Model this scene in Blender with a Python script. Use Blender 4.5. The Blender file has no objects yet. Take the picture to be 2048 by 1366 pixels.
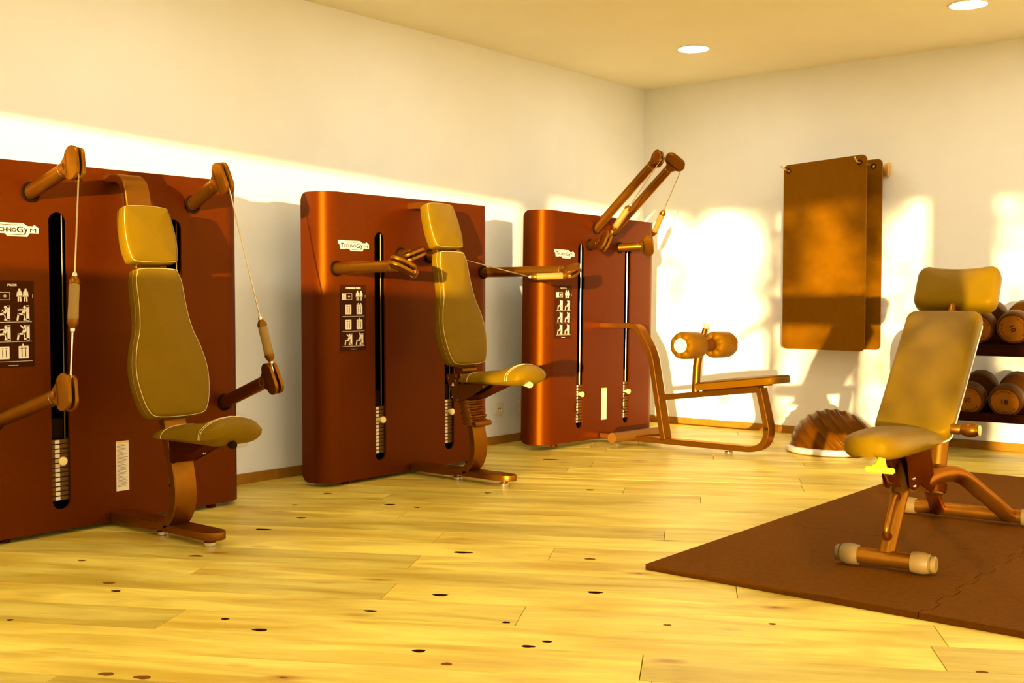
import bpy, bmesh, math, random
from mathutils import Vector, Matrix
from mathutils.geometry import tessellate_polygon

scene = bpy.context.scene
COL = scene.collection
PI = math.pi
V = Vector

# ------------------------------------------------------------------ camera
CAM = V((-7.66, -4.9055, 1.0))
HEAD, PITCH = 0.6868, 0.0392
cd = bpy.data.cameras.new('camera')
cd.sensor_fit = 'HORIZONTAL'
cd.sensor_width = 36.0
cd.lens = 2231.4 / 2048 * 36.0
cd.clip_start, cd.clip_end = 0.05, 400
cam = bpy.data.objects.new('camera', cd)
COL.objects.link(cam)
fw = V((math.cos(HEAD) * math.cos(PITCH), math.sin(HEAD) * math.cos(PITCH), -math.sin(PITCH)))
cam.location = CAM
cam.rotation_euler = fw.to_track_quat('-Z', 'Y').to_euler()
scene.camera = cam

# ------------------------------------------------------------------ world, sun, exposure
vs = scene.view_settings
vs.view_transform = 'Standard'
vs.look = 'None'
vs.gamma = 1.0
vs.use_curve_mapping = False
vs.exposure = 0.36
world = bpy.data.worlds.new('evening_sky')
scene.world = world
world.use_nodes = True
wb = world.node_tree.nodes['Background']
wb.inputs[0].default_value = (1.0, 0.95, 0.84, 1)
wb.inputs[1].default_value = 2.4

SUN_AZ, SUN_EL = math.radians(29.0), math.radians(2.3)
sd = bpy.data.lights.new('evening_sun', 'SUN')
sd.energy = 10.0
sd.color = (1.0, 0.78, 0.38)
sd.angle = math.radians(0.53)
sun = bpy.data.objects.new('evening_sun', sd)
COL.objects.link(sun)
sdir = V((math.cos(SUN_AZ) * math.cos(SUN_EL), math.sin(SUN_AZ) * math.cos(SUN_EL), -math.sin(SUN_EL)))
sun.rotation_euler = sdir.to_track_quat('-Z', 'Y').to_euler()
LAMP_POWER = 66.0

HC = 2.664          # ceiling height
XW = -10.5          # window wall
YS = -10.2          # wall opposite the machines


# ------------------------------------------------------------------ materials
def lin(c):
    if isinstance(c, str):
        c = [int(c[i:i + 2], 16) / 255 for i in (0, 2, 4)]
        c = [x / 12.92 if x <= .04045 else ((x + .055) / 1.055) ** 2.4 for x in c]
    return (c[0], c[1], c[2], 1.0)


MATS = {}


def mat(name, color, rough=.5, metal=0.0, spec=.5, noise=None, bump=0.0, bscale=200.0, var=0.0, emit=None, coat=0.0, tint=None):
    """Principled material with optional colour mottling (noise scale), per-object variation and fine bump."""
    m = bpy.data.materials.new(name)
    m.use_nodes = True
    nt = m.node_tree
    b = nt.nodes['Principled BSDF']
    c = lin(color)
    b.inputs['Base Color'].default_value = c
    b.inputs['Roughness'].default_value = rough
    b.inputs['Metallic'].default_value = metal
    b.inputs['Specular IOR Level'].default_value = spec
    if tint:
        b.inputs['Specular Tint'].default_value = lin(tint)
    if coat:
        b.inputs['Coat Weight'].default_value = coat
        b.inputs['Coat Roughness'].default_value = .25
    if emit:
        b.inputs['Emission Color'].default_value = lin(emit[0])
        b.inputs['Emission Strength'].default_value = emit[1]
    tc = nt.nodes.new('ShaderNodeTexCoord')
    if noise:
        n = nt.nodes.new('ShaderNodeTexNoise')
        n.inputs['Scale'].default_value = noise
        n.inputs['Detail'].default_value = 6
        nt.links.new(tc.outputs['Object'], n.inputs['Vector'])
        r = nt.nodes.new('ShaderNodeMapRange')
        r.inputs[1].default_value, r.inputs[2].default_value = .3, .7
        r.inputs[3].default_value, r.inputs[4].default_value = 1 - var, 1 + var
        nt.links.new(n.outputs['Fac'], r.inputs[0])
        mx = nt.nodes.new('ShaderNodeMix')
        mx.data_type = 'RGBA'
        mx.blend_type = 'MULTIPLY'
        mx.inputs[0].default_value = 1
        mx.inputs[6].default_value = c
        nt.links.new(r.outputs[0], mx.inputs[7])
        nt.links.new(mx.outputs[2], b.inputs['Base Color'])
    if bump:
        n2 = nt.nodes.new('ShaderNodeTexNoise')
        n2.inputs['Scale'].default_value = bscale
        n2.inputs['Detail'].default_value = 3
        nt.links.new(tc.outputs['Object'], n2.inputs['Vector'])
        bp = nt.nodes.new('ShaderNodeBump')
        bp.inputs['Strength'].default_value = bump
        bp.inputs['Distance'].default_value = .002
        nt.links.new(n2.outputs['Fac'], bp.inputs['Height'])
        nt.links.new(bp.outputs[0], b.inputs['Normal'])
    MATS[name] = m
    return m


mat('plaster', (.89, .86, .745), .9, noise=3, var=.02, bump=.05, bscale=120)
mat('ceiling_paint', (.95, .86, .62), .95, noise=2, var=.02)
mat('bronze_panel', (.096, .0125, .0001), .43, metal=.30, spec=.30, tint=(1, .54, .03), noise=40, var=.05, bump=.03, bscale=900)
mat('bronze_metal', (.235, .085, .0060), .36, metal=.85, spec=.25, tint=(1, .55, .04), noise=30, var=.05, bump=.03, bscale=900)
mat('dark_metal', (.060, .011, .0002), .42, metal=.4, spec=0.0, tint=(1, .55, .04), noise=30, var=.06)
mat('black_plastic', (.010, .004, .001), .6, spec=.12, tint=(1, .55, .04))
mat('black_void', (.004, .0015, .0005), 1.0, spec=0.0)
mat('chrome', (.85, .74, .52), .12, metal=1.0)
mat('pad_brown', (.145, .054, .0008), .45, spec=.2, tint=(1, .55, .04), noise=9, var=.06, bump=.15, bscale=420)
mat('rod_steel', (.16, .10, .04), .35, metal=.8)
mat('pad_leather', (.170, .088, .0010), .45, spec=.25, tint=(1, .55, .04), noise=9, var=.06, bump=.18, bscale=420)
mat('grip_rubber', (.30, .17, .022), .5, spec=.3, noise=20, var=.06)
mat('foot_rubber', (.16, .058, .004), .6, spec=.15)
mat('stitch', (.80, .58, .22), .7)
mat('logo_white', (.90, .78, .55), .6)
mat('placard_dark', (.040, .007, .0006), .5, spec=.12, tint=(1, .55, .04))
mat('print_white', (.88, .74, .48), .6)
mat('print_dark', (.030, .008, .002), .7, spec=.1)
mat('print_yellow', (.85, .55, .06), .6)
mat('pin_yellow', (.95, .74, .22), .4)
mat('handle_yellow', (.92, .70, .03), .4)
mat('weight_iron', (.16, .075, .018), .45, metal=.4, spec=.2, tint=(1, .55, .04))
mat('rubber_tile', (.125, .039, .0008), .9, spec=.08, tint=(1, .55, .04), noise=60, var=.12, bump=.5, bscale=500)
mat('rubber_grey', (.17, .098, .022), .5, spec=.3, noise=25, var=.06)
mat('mat_brown', (.185, .066, .0006), .65, spec=.15, tint=(1, .55, .04), noise=22, var=.06, bump=.2, bscale=300)
mat('bosu_brown', (.095, .027, .0006), .36, spec=.10, tint=(1, .55, .04), noise=12, var=.08)
mat('bosu_base', (.80, .66, .46), .5)
mat('dumbbell_rubber', (.060, .017, .0012), .5, spec=.2, tint=(1, .55, .04), noise=30, var=.08)
mat('dumbbell_face', (.21, .068, .004), .5, spec=.2, tint=(1, .55, .04))
mat('rack_steel', (.018, .004, .0006), .6, spec=0.0, tint=(1, .55, .04))
mat('socket_plastic', (.88, .74, .50), .45)
mat('base_wood', (.34, .140, .012), .55, spec=.2, tint=(1, .55, .04), noise=14, var=.12)
mat('brass', (.80, .50, .14), .3, metal=.7)
mat('lamp_ring', (.9, .8, .6), .4)
mat('lamp_glow', (1, .95, .85), .5, emit=((1.0, .96, .85), LAMP_POWER))
mat('leaf', (.10, .13, .03), .6)
mat('bark', (.12, .08, .05), .8)
mat('outside_stone', (.42, .34, .24), .9)


def plank_material():
    m = bpy.data.materials.new('oak_plank')
    m.use_nodes = True
    nt = m.node_tree
    N, L = nt.nodes, nt.links
    b = N['Principled BSDF']
    tc = N.new('ShaderNodeTexCoord')
    oi = N.new('ShaderNodeObjectInfo')
    # shift the pattern for every plank
    sc = N.new('ShaderNodeVectorMath'); sc.operation = 'SCALE'
    comb = N.new('ShaderNodeCombineXYZ')
    L.new(oi.outputs['Random'], comb.inputs[0]); L.new(oi.outputs['Random'], comb.inputs[1])
    L.new(comb.outputs[0], sc.inputs[0]); sc.inputs['Scale'].default_value = 57.0
    add = N.new('ShaderNodeVectorMath'); add.operation = 'ADD'
    L.new(tc.outputs['Object'], add.inputs[0]); L.new(sc.outputs[0], add.inputs[1])

    def noise(scale, stretch, detail=4, dist=0.0):
        mp = N.new('ShaderNodeMapping')
        mp.inputs['Scale'].default_value = stretch
        L.new(add.outputs[0], mp.inputs[0])
        n = N.new('ShaderNodeTexNoise')
        n.inputs['Scale'].default_value = scale
        n.inputs['Detail'].default_value = detail
        n.inputs['Distortion'].default_value = dist
        L.new(mp.outputs[0], n.inputs['Vector'])
        return n
    grain = noise(9, (.55, 9, 1), 6, .6)
    broad = noise(2.2, (.7, 3.2, 1), 3, 1.0)
    r1 = N.new('ShaderNodeValToRGB')
    e = r1.color_ramp.elements
    e[0].position, e[0].color = .30, (.58, .37, .026, 1)
    e[1].position, e[1].color = .66, (.90, .70, .115, 1)
    L.new(broad.outputs['Fac'], r1.inputs[0])
    gm = N.new('ShaderNodeMapRange')
    gm.inputs[1].default_value, gm.inputs[2].default_value = .25, .75
    gm.inputs[3].default_value, gm.inputs[4].default_value = .86, 1.09
    L.new(grain.outputs['Fac'], gm.inputs[0])
    rv = N.new('ShaderNodeMapRange')
    rv.inputs[3].default_value, rv.inputs[4].default_value = .76, 1.06
    L.new(oi.outputs['Random'], rv.inputs[0])
    mu = N.new('ShaderNodeMath'); mu.operation = 'MULTIPLY'
    L.new(gm.outputs[0], mu.inputs[0]); L.new(rv.outputs[0], mu.inputs[1])
    mx = N.new('ShaderNodeMix'); mx.data_type = 'RGBA'; mx.blend_type = 'MULTIPLY'; mx.inputs[0].default_value = 1
    L.new(r1.outputs[0], mx.inputs[6]); L.new(mu.outputs[0], mx.inputs[7])
    # small knots with a dark halo
    mp = N.new('ShaderNodeMapping'); mp.inputs['Scale'].default_value = (1.0, 2.6, 1)
    L.new(add.outputs[0], mp.inputs[0])
    vo = N.new('ShaderNodeTexVoronoi'); vo.inputs['Scale'].default_value = 2.3
    L.new(mp.outputs[0], vo.inputs['Vector'])
    kr = N.new('ShaderNodeValToRGB')
    ke = kr.color_ramp.elements
    ke[0].position, ke[0].color = .022, (.10, .03, .004, 1)
    ke[1].position, ke[1].color = .16, (1, 1, 1, 1)
    k2 = kr.color_ramp.elements.new(.036); k2.color = (.62, .38, .16, 1)
    L.new(vo.outputs['Distance'], kr.inputs[0])
    pick = N.new('ShaderNodeMath'); pick.operation = 'GREATER_THAN'; pick.inputs[1].default_value = .45
    sep = N.new('ShaderNodeSeparateColor'); L.new(vo.outputs['Color'], sep.inputs[0])
    L.new(sep.outputs[0], pick.inputs[0])
    mk = N.new('ShaderNodeMix'); mk.data_type = 'RGBA'; mk.blend_type = 'MULTIPLY'
    L.new(pick.outputs[0], mk.inputs[0]); L.new(mx.outputs[2], mk.inputs[6]); L.new(kr.outputs[0], mk.inputs[7])
    L.new(mk.outputs[2], b.inputs['Base Color'])
    b.inputs['Roughness'].default_value = .42
    b.inputs['Specular IOR Level'].default_value = .35
    bp = N.new('ShaderNodeBump'); bp.inputs['Strength'].default_value = .06; bp.inputs['Distance'].default_value = .003
    L.new(grain.outputs['Fac'], bp.inputs['Height']); L.new(bp.outputs[0], b.inputs['Normal'])
    MATS['oak_plank'] = m


plank_material()
mat('knot_dark', (.030, .007, .0008), 1.0, spec=0.0)
mat('knot_brown', (.17, .062, .004), .9, spec=.05)


# ------------------------------------------------------------------ object helpers
def link(name, me, material, parent=None, smooth=True, angle=38):
    if isinstance(me, bmesh.types.BMesh):
        bm = me
        bmesh.ops.recalc_face_normals(bm, faces=bm.faces)
        me = bpy.data.meshes.new(name)
        bm.to_mesh(me)
        bm.free()
        if smooth:
            me.shade_smooth()
            me.set_sharp_from_angle(angle=math.radians(angle))
    if material and not me.materials:
        me.materials.append(MATS[material])
    o = bpy.data.objects.new(name, me)
    COL.objects.link(o)
    if parent:
        o.parent = parent
    return o


def thing(name, label, cat, loc=(0, 0, 0), rot=(0, 0, 0), group=None):
    o = bpy.data.objects.new(name, None)
    COL.objects.link(o)
    o.location, o.rotation_euler = loc, rot
    o.empty_display_size = .1
    return tag(o, label, cat, group)


def tag(o, label, cat, group=None):
    o['label'], o['category'] = label, cat
    if group:
        o['group'] = group
    return o


def struct(o):
    o['kind'] = 'structure'
    return o


class Fr:
    """A local frame: origin o, axes x, y and normal n."""
    def __init__(s, o, x, y, n=None):
        s.o, s.x, s.y = V(o), V(x).normalized(), V(y).normalized()
        s.n = V(n).normalized() if n is not None else s.x.cross(s.y).normalized()

    def p(s, a, b, c=0.0):
        return s.o + s.x * a + s.y * b + s.n * c


def P(u, d, z):          # machine coordinates: u along the wall, d outward from the front panel, z up
    return V((u, -d, z))


def box(bm, c, s, rot=None):
    m = Matrix.Translation(V(c))
    if rot is not None:
        m = m @ rot
    m = m @ Matrix.Diagonal(V((s[0], s[1], s[2], 1)))
    bmesh.ops.create_cube(bm, size=1, matrix=m)
    return bm


def bevel_bm(bm, w, seg=2):
    bmesh.ops.bevel(bm, geom=[e for e in bm.edges], offset=w, segments=seg, profile=.6, affect='EDGES', clamp_overlap=True)
    return bm


def bbox(c, s, w=.004, seg=2, rot=None):
    return bevel_bm(box(bmesh.new(), c, s, rot), w, seg)


def tube(bm, pts, r, seg=16, cap=True, closed=False):
    """Sweep a circle along a polyline; r is a number or a list."""
    pts = [V(p) for p in pts]
    n = len(pts)
    rs = r if isinstance(r, (list, tuple)) else [r] * n
    tang = []
    for i in range(n):
        if closed:
            t = pts[(i + 1) % n] - pts[i - 1]
        else:
            t = pts[min(i + 1, n - 1)] - pts[max(i - 1, 0)]
        tang.append(t.normalized())
    ref = V((0, 0, 1)) if abs(tang[0].z) < .9 else V((1, 0, 0))
    nv = tang[0].cross(ref).normalized()
    rings = []
    for i in range(n):
        nv = (nv - tang[i] * nv.dot(tang[i])).normalized()
        bv = tang[i].cross(nv)
        rings.append([bm.verts.new(pts[i] + (nv * math.cos(2 * PI * k / seg) + bv * math.sin(2 * PI * k / seg)) * rs[i]) for k in range(seg)])
    for i in range(n if closed else n - 1):
        a, b = rings[i], rings[(i + 1) % n]
        for k in range(seg):
            bm.faces.new((a[k], a[(k + 1) % seg], b[(k + 1) % seg], b[k]))
    if cap and not closed:
        bm.faces.new(rings[0])
        bm.faces.new(rings[-1])
    return bm


def lathe(bm, prof, o, axis, seg=28, cap=True):
    """prof: list of (radius, height along axis)."""
    axis = V(axis).normalized()
    o = V(o)
    ref = V((0, 0, 1)) if abs(axis.z) < .9 else V((1, 0, 0))
    a = axis.cross(ref).normalized()
    b = axis.cross(a)
    rings = []
    for r, h in prof:
        if r < 1e-6:
            rings.append([bm.verts.new(o + axis * h)])
        else:
            rings.append([bm.verts.new(o + axis * h + (a * math.cos(2 * PI * k / seg) + b * math.sin(2 * PI * k / seg)) * r) for k in range(seg)])
    for i in range(len(rings) - 1):
        p, q = rings[i], rings[i + 1]
        for k in range(seg):
            k2 = (k + 1) % seg
            if len(p) == 1 and len(q) > 1:
                bm.faces.new((p[0], q[k], q[k2]))
            elif len(q) == 1 and len(p) > 1:
                bm.faces.new((p[k], p[k2], q[0]))
            elif len(p) > 1:
                bm.faces.new((p[k], p[k2], q[k2], q[k]))
    for ring in (rings[0], rings[-1]):
        if cap and len(ring) > 1:
            bm.faces.new(ring)
    return bm


def plate(bm, outline, fr, t0, t1, holes=()):
    """Flat plate with holes: 2D outline in frame fr, from normal offset t0 to t1."""
    loops = [list(outline)] + [list(h) for h in holes]
    flat = [p for l in loops for p in l]
    tris = tessellate_polygon([[V((p[0], p[1], 0)) for p in l] for l in loops])
    bot = [bm.verts.new(fr.p(p[0], p[1], t0)) for p in flat]
    top = [bm.verts.new(fr.p(p[0], p[1], t1)) for p in flat]
    for t in tris:
        bm.faces.new([top[i] for i in t])
        bm.faces.new([bot[i] for i in reversed(t)])
    s = 0
    for l in loops:
        n = len(l)
        for i in range(n):
            a, b = s + i, s + (i + 1) % n
            bm.faces.new((bot[a], bot[b], top[b], top[a]))
        s += n
    return bm


def rrect(w, h, r, cx=0, cy=0, seg=6):
    pts = []
    for sx, sy, a0 in ((1, 1, 0), (-1, 1, 90), (-1, -1, 180), (1, -1, 270)):
        for k in range(seg + 1):
            a = math.radians(a0 + 90 * k / seg)
            pts.append((cx + sx * (w / 2 - r) + r * math.cos(a), cy + sy * (h / 2 - r) + r * math.sin(a)))
    return pts


def stadium(w, h, cx=0, cy=0, seg=10):     # vertical stadium
    return rrect(w, h, w / 2 * .999, cx, cy, seg)


def smooth_closed(pts, n=6):
    out = []
    m = len(pts)
    for i in range(m):
        p0, p1, p2, p3 = [V(pts[(i + k) % m]) for k in (-1, 0, 1, 2)]
        for k in range(n):
            t = k / n
            out.append(tuple(.5 * ((2 * p1) + (-p0 + p2) * t + (2 * p0 - 5 * p1 + 4 * p2 - p3) * t * t + (-p0 + 3 * p1 - 3 * p2 + p3) * t ** 3)))
    return out


def smooth_open(pts, n=6):
    out = []
    m = len(pts)
    for i in range(m - 1):
        p0, p1, p2, p3 = V(pts[max(i - 1, 0)]), V(pts[i]), V(pts[i + 1]), V(pts[min(i + 2, m - 1)])
        for k in range(n):
            t = k / n
            out.append(.5 * ((2 * p1) + (-p0 + p2) * t + (2 * p0 - 5 * p1 + 4 * p2 - p3) * t * t + (-p0 + 3 * p1 - 3 * p2 + p3) * t ** 3))
    out.append(V(pts[-1]))
    return out


def fillet(pts, r, seg=8):
    """Round the inner corners of an open 2D polyline."""
    out = [V(pts[0])]
    for i in range(1, len(pts) - 1):
        a, b, c = V(pts[i - 1]), V(pts[i]), V(pts[i + 1])
        rr = r[i - 1] if isinstance(r, (list, tuple)) else r
        d1, d2 = (a - b).normalized(), (c - b).normalized()
        ang = d1.angle(d2)
        t = min(rr / math.tan(ang / 2), (a - b).length * .95, (c - b).length * .95)
        p, q = b + d1 * t, b + d2 * t
        for k in range(seg + 1):
            s = k / seg
            out.append((p * (1 - s) + b * s) * (1 - s) + (b * (1 - s) + q * s) * s)
    out.append(V(pts[-1]))
    return out


def strap(path, width, thick, u0=0.0, w=.003, place=P):
    """Flat bar bent along a 2D path (d, z): width across u, thickness in the path plane."""
    bm = bmesh.new()
    n = len(path)
    rings = []
    for i in range(n):
        t = (V(path[min(i + 1, n - 1)]) - V(path[max(i - 1, 0)])).normalized()
        nn = V((-t[1], t[0]))
        ring = []
        hw, ht = width / 2, thick / 2
        for a, b in ((-hw + w, -ht), (hw - w, -ht), (hw, -ht + w), (hw, ht - w), (hw - w, ht), (-hw + w, ht), (-hw, ht - w), (-hw, -ht + w)):
            q = V(path[i]) + nn * b
            ring.append(bm.verts.new(place(u0 + a, q[0], q[1])))
        rings.append(ring)
    for i in range(n - 1):
        for k in range(8):
            bm.faces.new((rings[i][k], rings[i][(k + 1) % 8], rings[i + 1][(k + 1) % 8], rings[i + 1][k]))
    bm.faces.new(rings[0])
    bm.faces.new(rings[-1])
    return bm


def cushion(outline, fr, thick, edge=.02, dome=.008, back=.012):
    """Upholstered pad: front face at normal offset 0 (plus dome), back at -thick."""
    bm = bmesh.new()
    n = len(outline)
    cx = sum(p[0] for p in outline) / n
    cy = sum(p[1] for p in outline) / n
    nor = []
    for i in range(n):
        a, b = V(outline[i - 1]), V(outline[(i + 1) % n])
        t = (b - a).normalized()
        nn = V((t[1], -t[0]))
        if nn.dot(V(outline[i]) - V((cx, cy))) < 0:
            nn = -nn
        nor.append(nn)
    lev = [(.4 * back, -thick), (0, -thick + back), (0, -edge)]
    for k in range(1, 5):
        a = k / 4 * PI / 2
        lev.append((edge * .9 * (1 - math.cos(a)), -edge + edge * math.sin(a) * .93))
    rings = []
    for ins, z in lev:
        rings.append([bm.verts.new(fr.p(outline[i][0] - nor[i][0] * ins, outline[i][1] - nor[i][1] * ins, z)) for i in range(n)])
    ins = edge * .9
    base = [(outline[i][0] - nor[i][0] * ins, outline[i][1] - nor[i][1] * ins) for i in range(n)]
    for s in (.86, .68, .45, .2):
        z = -edge * .07 + dome * (1 - s * s)
        rings.append([bm.verts.new(fr.p(cx + (p[0] - cx) * s, cy + (p[1] - cy) * s, z)) for p in base])
    for i in range(len(rings) - 1):
        for k in range(n):
            bm.faces.new((rings[i][k], rings[i][(k + 1) % n], rings[i + 1][(k + 1) % n], rings[i + 1][k]))
    bm.faces.new(rings[0])
    bm.faces.new(rings[-1])
    return bm


def inset(outline, d):
    n = len(outline)
    cx = sum(p[0] for p in outline) / n
    cy = sum(p[1] for p in outline) / n
    out = []
    for i in range(n):
        t = (V(outline[(i + 1) % n]) - V(outline[i - 1])).normalized()
        nn = V((t[1], -t[0]))
        if nn.dot(V(outline[i]) - V((cx, cy))) < 0:
            nn = -nn
        out.append((outline[i][0] - nn[0] * d, outline[i][1] - nn[1] * d))
    return out


def text_obj(name, body, fr, height, width, material, parent, center=True, lift=.0006, thick=.0006, bold=0.0):
    """Flat lettering as a mesh; scaled to the given height and width in the frame."""
    cu = bpy.data.curves.new(name, 'FONT')
    cu.body = body
    cu.size = 1
    cu.offset = bold
    cu.resolution_u = 3
    cu.fill_mode = 'BOTH'
    cu.extrude = .01
    tmp = bpy.data.objects.new(name, cu)
    me = bpy.data.meshes.new_from_object(tmp)
    bpy.data.objects.remove(tmp)
    bpy.data.curves.remove(cu)
    xs = [v.co.x for v in me.vertices]
    ys = [v.co.y for v in me.vertices]
    x0, x1, y0, y1 = min(xs), max(xs), min(ys), max(ys)
    sy = height / (y1 - y0)
    sx = width / (x1 - x0) if width else sy
    mx, my = ((x0 + x1) / 2, (y0 + y1) / 2) if center else (x0, y0)
    for v in me.vertices:
        v.co = fr.p((v.co.x - mx) * sx, (v.co.y - my) * sy, lift + (thick if v.co.z > 0 else 0))
    return link(name, me, material, parent)


def stroke(bm, fr, pts, w, t0, t1):
    for i in range(len(pts) - 1):
        a, b = V(pts[i]), V(pts[i + 1])
        t = (b - a).normalized()
        nn = V((-t[1], t[0])) * w / 2
        e = t * w * .35
        q = [a - e + nn, a - e - nn, b + e - nn, b + e + nn]
        plate(bm, [tuple(x) for x in q], fr, t0, t1)
    return bm


# ------------------------------------------------------------------ the room
def room():
    def slab(name, c, s, m):
        return struct(link(name, box(bmesh.new(), c, s), m, smooth=False))
    floor = slab('floor', ((XW) / 2, YS / 2, -.06), (-XW + .4, -YS + .4, .08), 'base_wood')
    slab('ceiling', (XW / 2, YS / 2, HC + .1), (-XW + .4, -YS + .4, .2), 'ceiling_paint')
    slab('wall_left', (XW / 2, .1, HC / 2), (-XW + .4, .2, HC + .04), 'plaster')
    slab('wall_back', (.1, YS / 2, HC / 2), (.2, -YS, HC + .04), 'plaster')
    # window wall behind the camera: built from piers, sills and heads around the openings
    fr = Fr((XW, 0, 0), (0, -1, 0), (0, 0, 1), (-1, 0, 0))
    holes = [
        [(1.3, 1.33), (5.08, 1.33), (5.08, 2.085), (1.3, 2.085)],
        [(5.14, .30), (8.22, .30), (8.22, 2.175), (5.14, 2.175)],
        [(8.55, .30), (9.9, .30), (9.9, 2.175), (8.55, 2.175)]]
    struct(link('wall_front', plate(bmesh.new(), [(-.2, -.02), (-YS + .2, -.02), (-YS + .2, HC + .02), (-.2, HC + .02)], fr, 0, .25, holes), 'plaster', smooth=False))
    # unseen side wall opposite the machines; broad openings added for more sky light
    fr2 = Fr((0, YS, 0), (-1, 0, 0), (0, 0, 1), (0, -1, 0))
    holes2 = [[(.8 + 3.2 * k, .25), (3.5 + 3.2 * k, .25), (3.5 + 3.2 * k, 2.35), (.8 + 3.2 * k, 2.35)] for k in range(3)]
    struct(link('wall_right', plate(bmesh.new(), [(0, -.02), (-XW, -.02), (-XW, HC + .02), (0, HC + .02)], fr2, 0, .25, holes2), 'plaster', smooth=False))
    for i, (f, h) in enumerate([(fr, q) for q in holes] + [(fr2, q) for q in holes2]):
        bm = bmesh.new()
        x0, y0, x1, y1 = h[0][0], h[0][1], h[2][0], h[2][1]
        inn = [(x0 + .03, y0 + .03), (x1 - .03, y0 + .03), (x1 - .03, y1 - .03), (x0 + .03, y1 - .03)]
        plate(bm, h, f, .08, .14, [inn])
        struct(link('window_%d' % (i + 1), bm, 'dark_metal', smooth=False))  # frames for the sun windows and the added sky-light openings alike
    # planks
    rnd = random.Random(11)
    hv = math.radians(29.8)
    vdir = V((math.cos(hv), math.sin(hv), 0))          # across the planks
    wdir = V((math.sin(hv), -math.cos(hv), 0))         # along the planks
    PW = .2148
    v00 = -4.902
    known = {-1: [-.61], 0: [-.115], -3: [-.59], -4: [-.10, 1.16], -2: [.58], 1: [-.62], -5: [-1.17], 2: [.31], -6: [.3], 6: [.46]}
    rest = bmesh.new()
    for row in range(-44, 25):
        va, vb = v00 + row * PW, v00 + (row + 1) * PW
        joints = sorted(known.get(row, []))
        if not joints:
            joints = [rnd.uniform(-1.2, 1.2)]
        while joints[0] > -6:
            joints.insert(0, joints[0] - rnd.uniform(1.7, 2.3))
        while joints[-1] < 9.6:
            joints.append(joints[-1] + rnd.uniform(1.7, 2.3))
        for j in range(len(joints) - 1):
            poly = [(joints[j] + .0012, va + .0008), (joints[j + 1] - .0012, va + .0008), (joints[j + 1] - .0012, vb - .0008), (joints[j] + .0012, vb - .0008)]
            # clip to the room and skip what the camera cannot see
            pts = [wdir * p[0] + vdir * p[1] for p in poly]

            def clip(ps, f):
                out = []
                for i in range(len(ps)):
                    a, b = ps[i - 1], ps[i]
                    fa, fb = f(a), f(b)
                    if fa >= 0 and fb >= 0:
                        out.append(b)
                    elif fa >= 0 > fb:
                        out.append(a + (b - a) * (fa / (fa - fb)))
                    elif fa < 0 <= fb:
                        out.append(a + (b - a) * (fa / (fa - fb)))
                        out.append(b)
                return out
            for f in (lambda p: -.004 - p.x, lambda p: -.004 - p.y, lambda p: p.x - XW, lambda p: p.y - YS):
                if len(pts) > 2:
                    pts = clip(pts, f)
            if len(pts) < 3:
                continue
            rel = [p - CAM for p in pts]
            dep = [q.x * math.cos(HEAD) + q.y * math.sin(HEAD) for q in rel]
            sx = [q.x * math.sin(HEAD) - q.y * math.cos(HEAD) for q in rel]
            far = max(dep) < .6 or all(a > .5 * max(d, .1) + 1.3 for a, d in zip(sx, dep)) or all(a < -.5 * max(d, .1) - 1.3 for a, d in zip(sx, dep))
            c = sum(pts, V((0, 0, 0))) / len(pts)
            if far:         # boards behind and well beside the camera, joined as one
                lo = [rest.verts.new((p.x, p.y, -.016)) for p in pts]
                hi = [rest.verts.new((p.x, p.y, 0)) for p in pts]
                rest.faces.new(hi)
                for i in range(len(pts)):
                    k = (i + 1) % len(pts)
                    rest.faces.new((lo[i], lo[k], hi[k], hi[i]))
                continue
            bm = bmesh.new()
            q = [p - c for p in pts]
            loc = [V((p.dot(wdir), p.dot(vdir), 0)) for p in q]
            loc.sort(key=lambda p: math.atan2(p.y, p.x))
            dz = rnd.uniform(-.0003, .0003)
            top = [bm.verts.new((p.x * .9995, p.y * .997, dz)) for p in loc]
            mid = [bm.verts.new((p.x, p.y, dz - .001)) for p in loc]
            bot = [bm.verts.new((p.x, p.y, -.016)) for p in loc]
            bm.faces.new(top)
            for a, b in ((mid, top), (bot, mid)):
                for i in range(len(loc)):
                    k = (i + 1) % len(loc)
                    bm.faces.new((a[i], a[k], b[k], b[i]))
            o = link('plank', bm, 'oak_plank', floor, smooth=False)
            o.location = c
            o.rotation_euler = (0, 0, math.atan2(wdir.y, wdir.x))
    pf = link('plank_field', rest, 'oak_plank', floor, smooth=False)
    pf['kind'] = 'stuff'
    return floor


floor = room()


def ground(u, v, z=0.0):
    """Floor point under a pixel of the 2048 x 1366 photograph (used to place floor knots)."""
    f = fw
    rt = V((math.sin(HEAD), -math.cos(HEAD), 0))
    up = rt.cross(f)
    d = f + rt * ((u - 1024) / 2231.4) + up * ((683 - v) / 2231.4)
    return CAM + d * ((z - CAM.z) / d.z)


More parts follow.
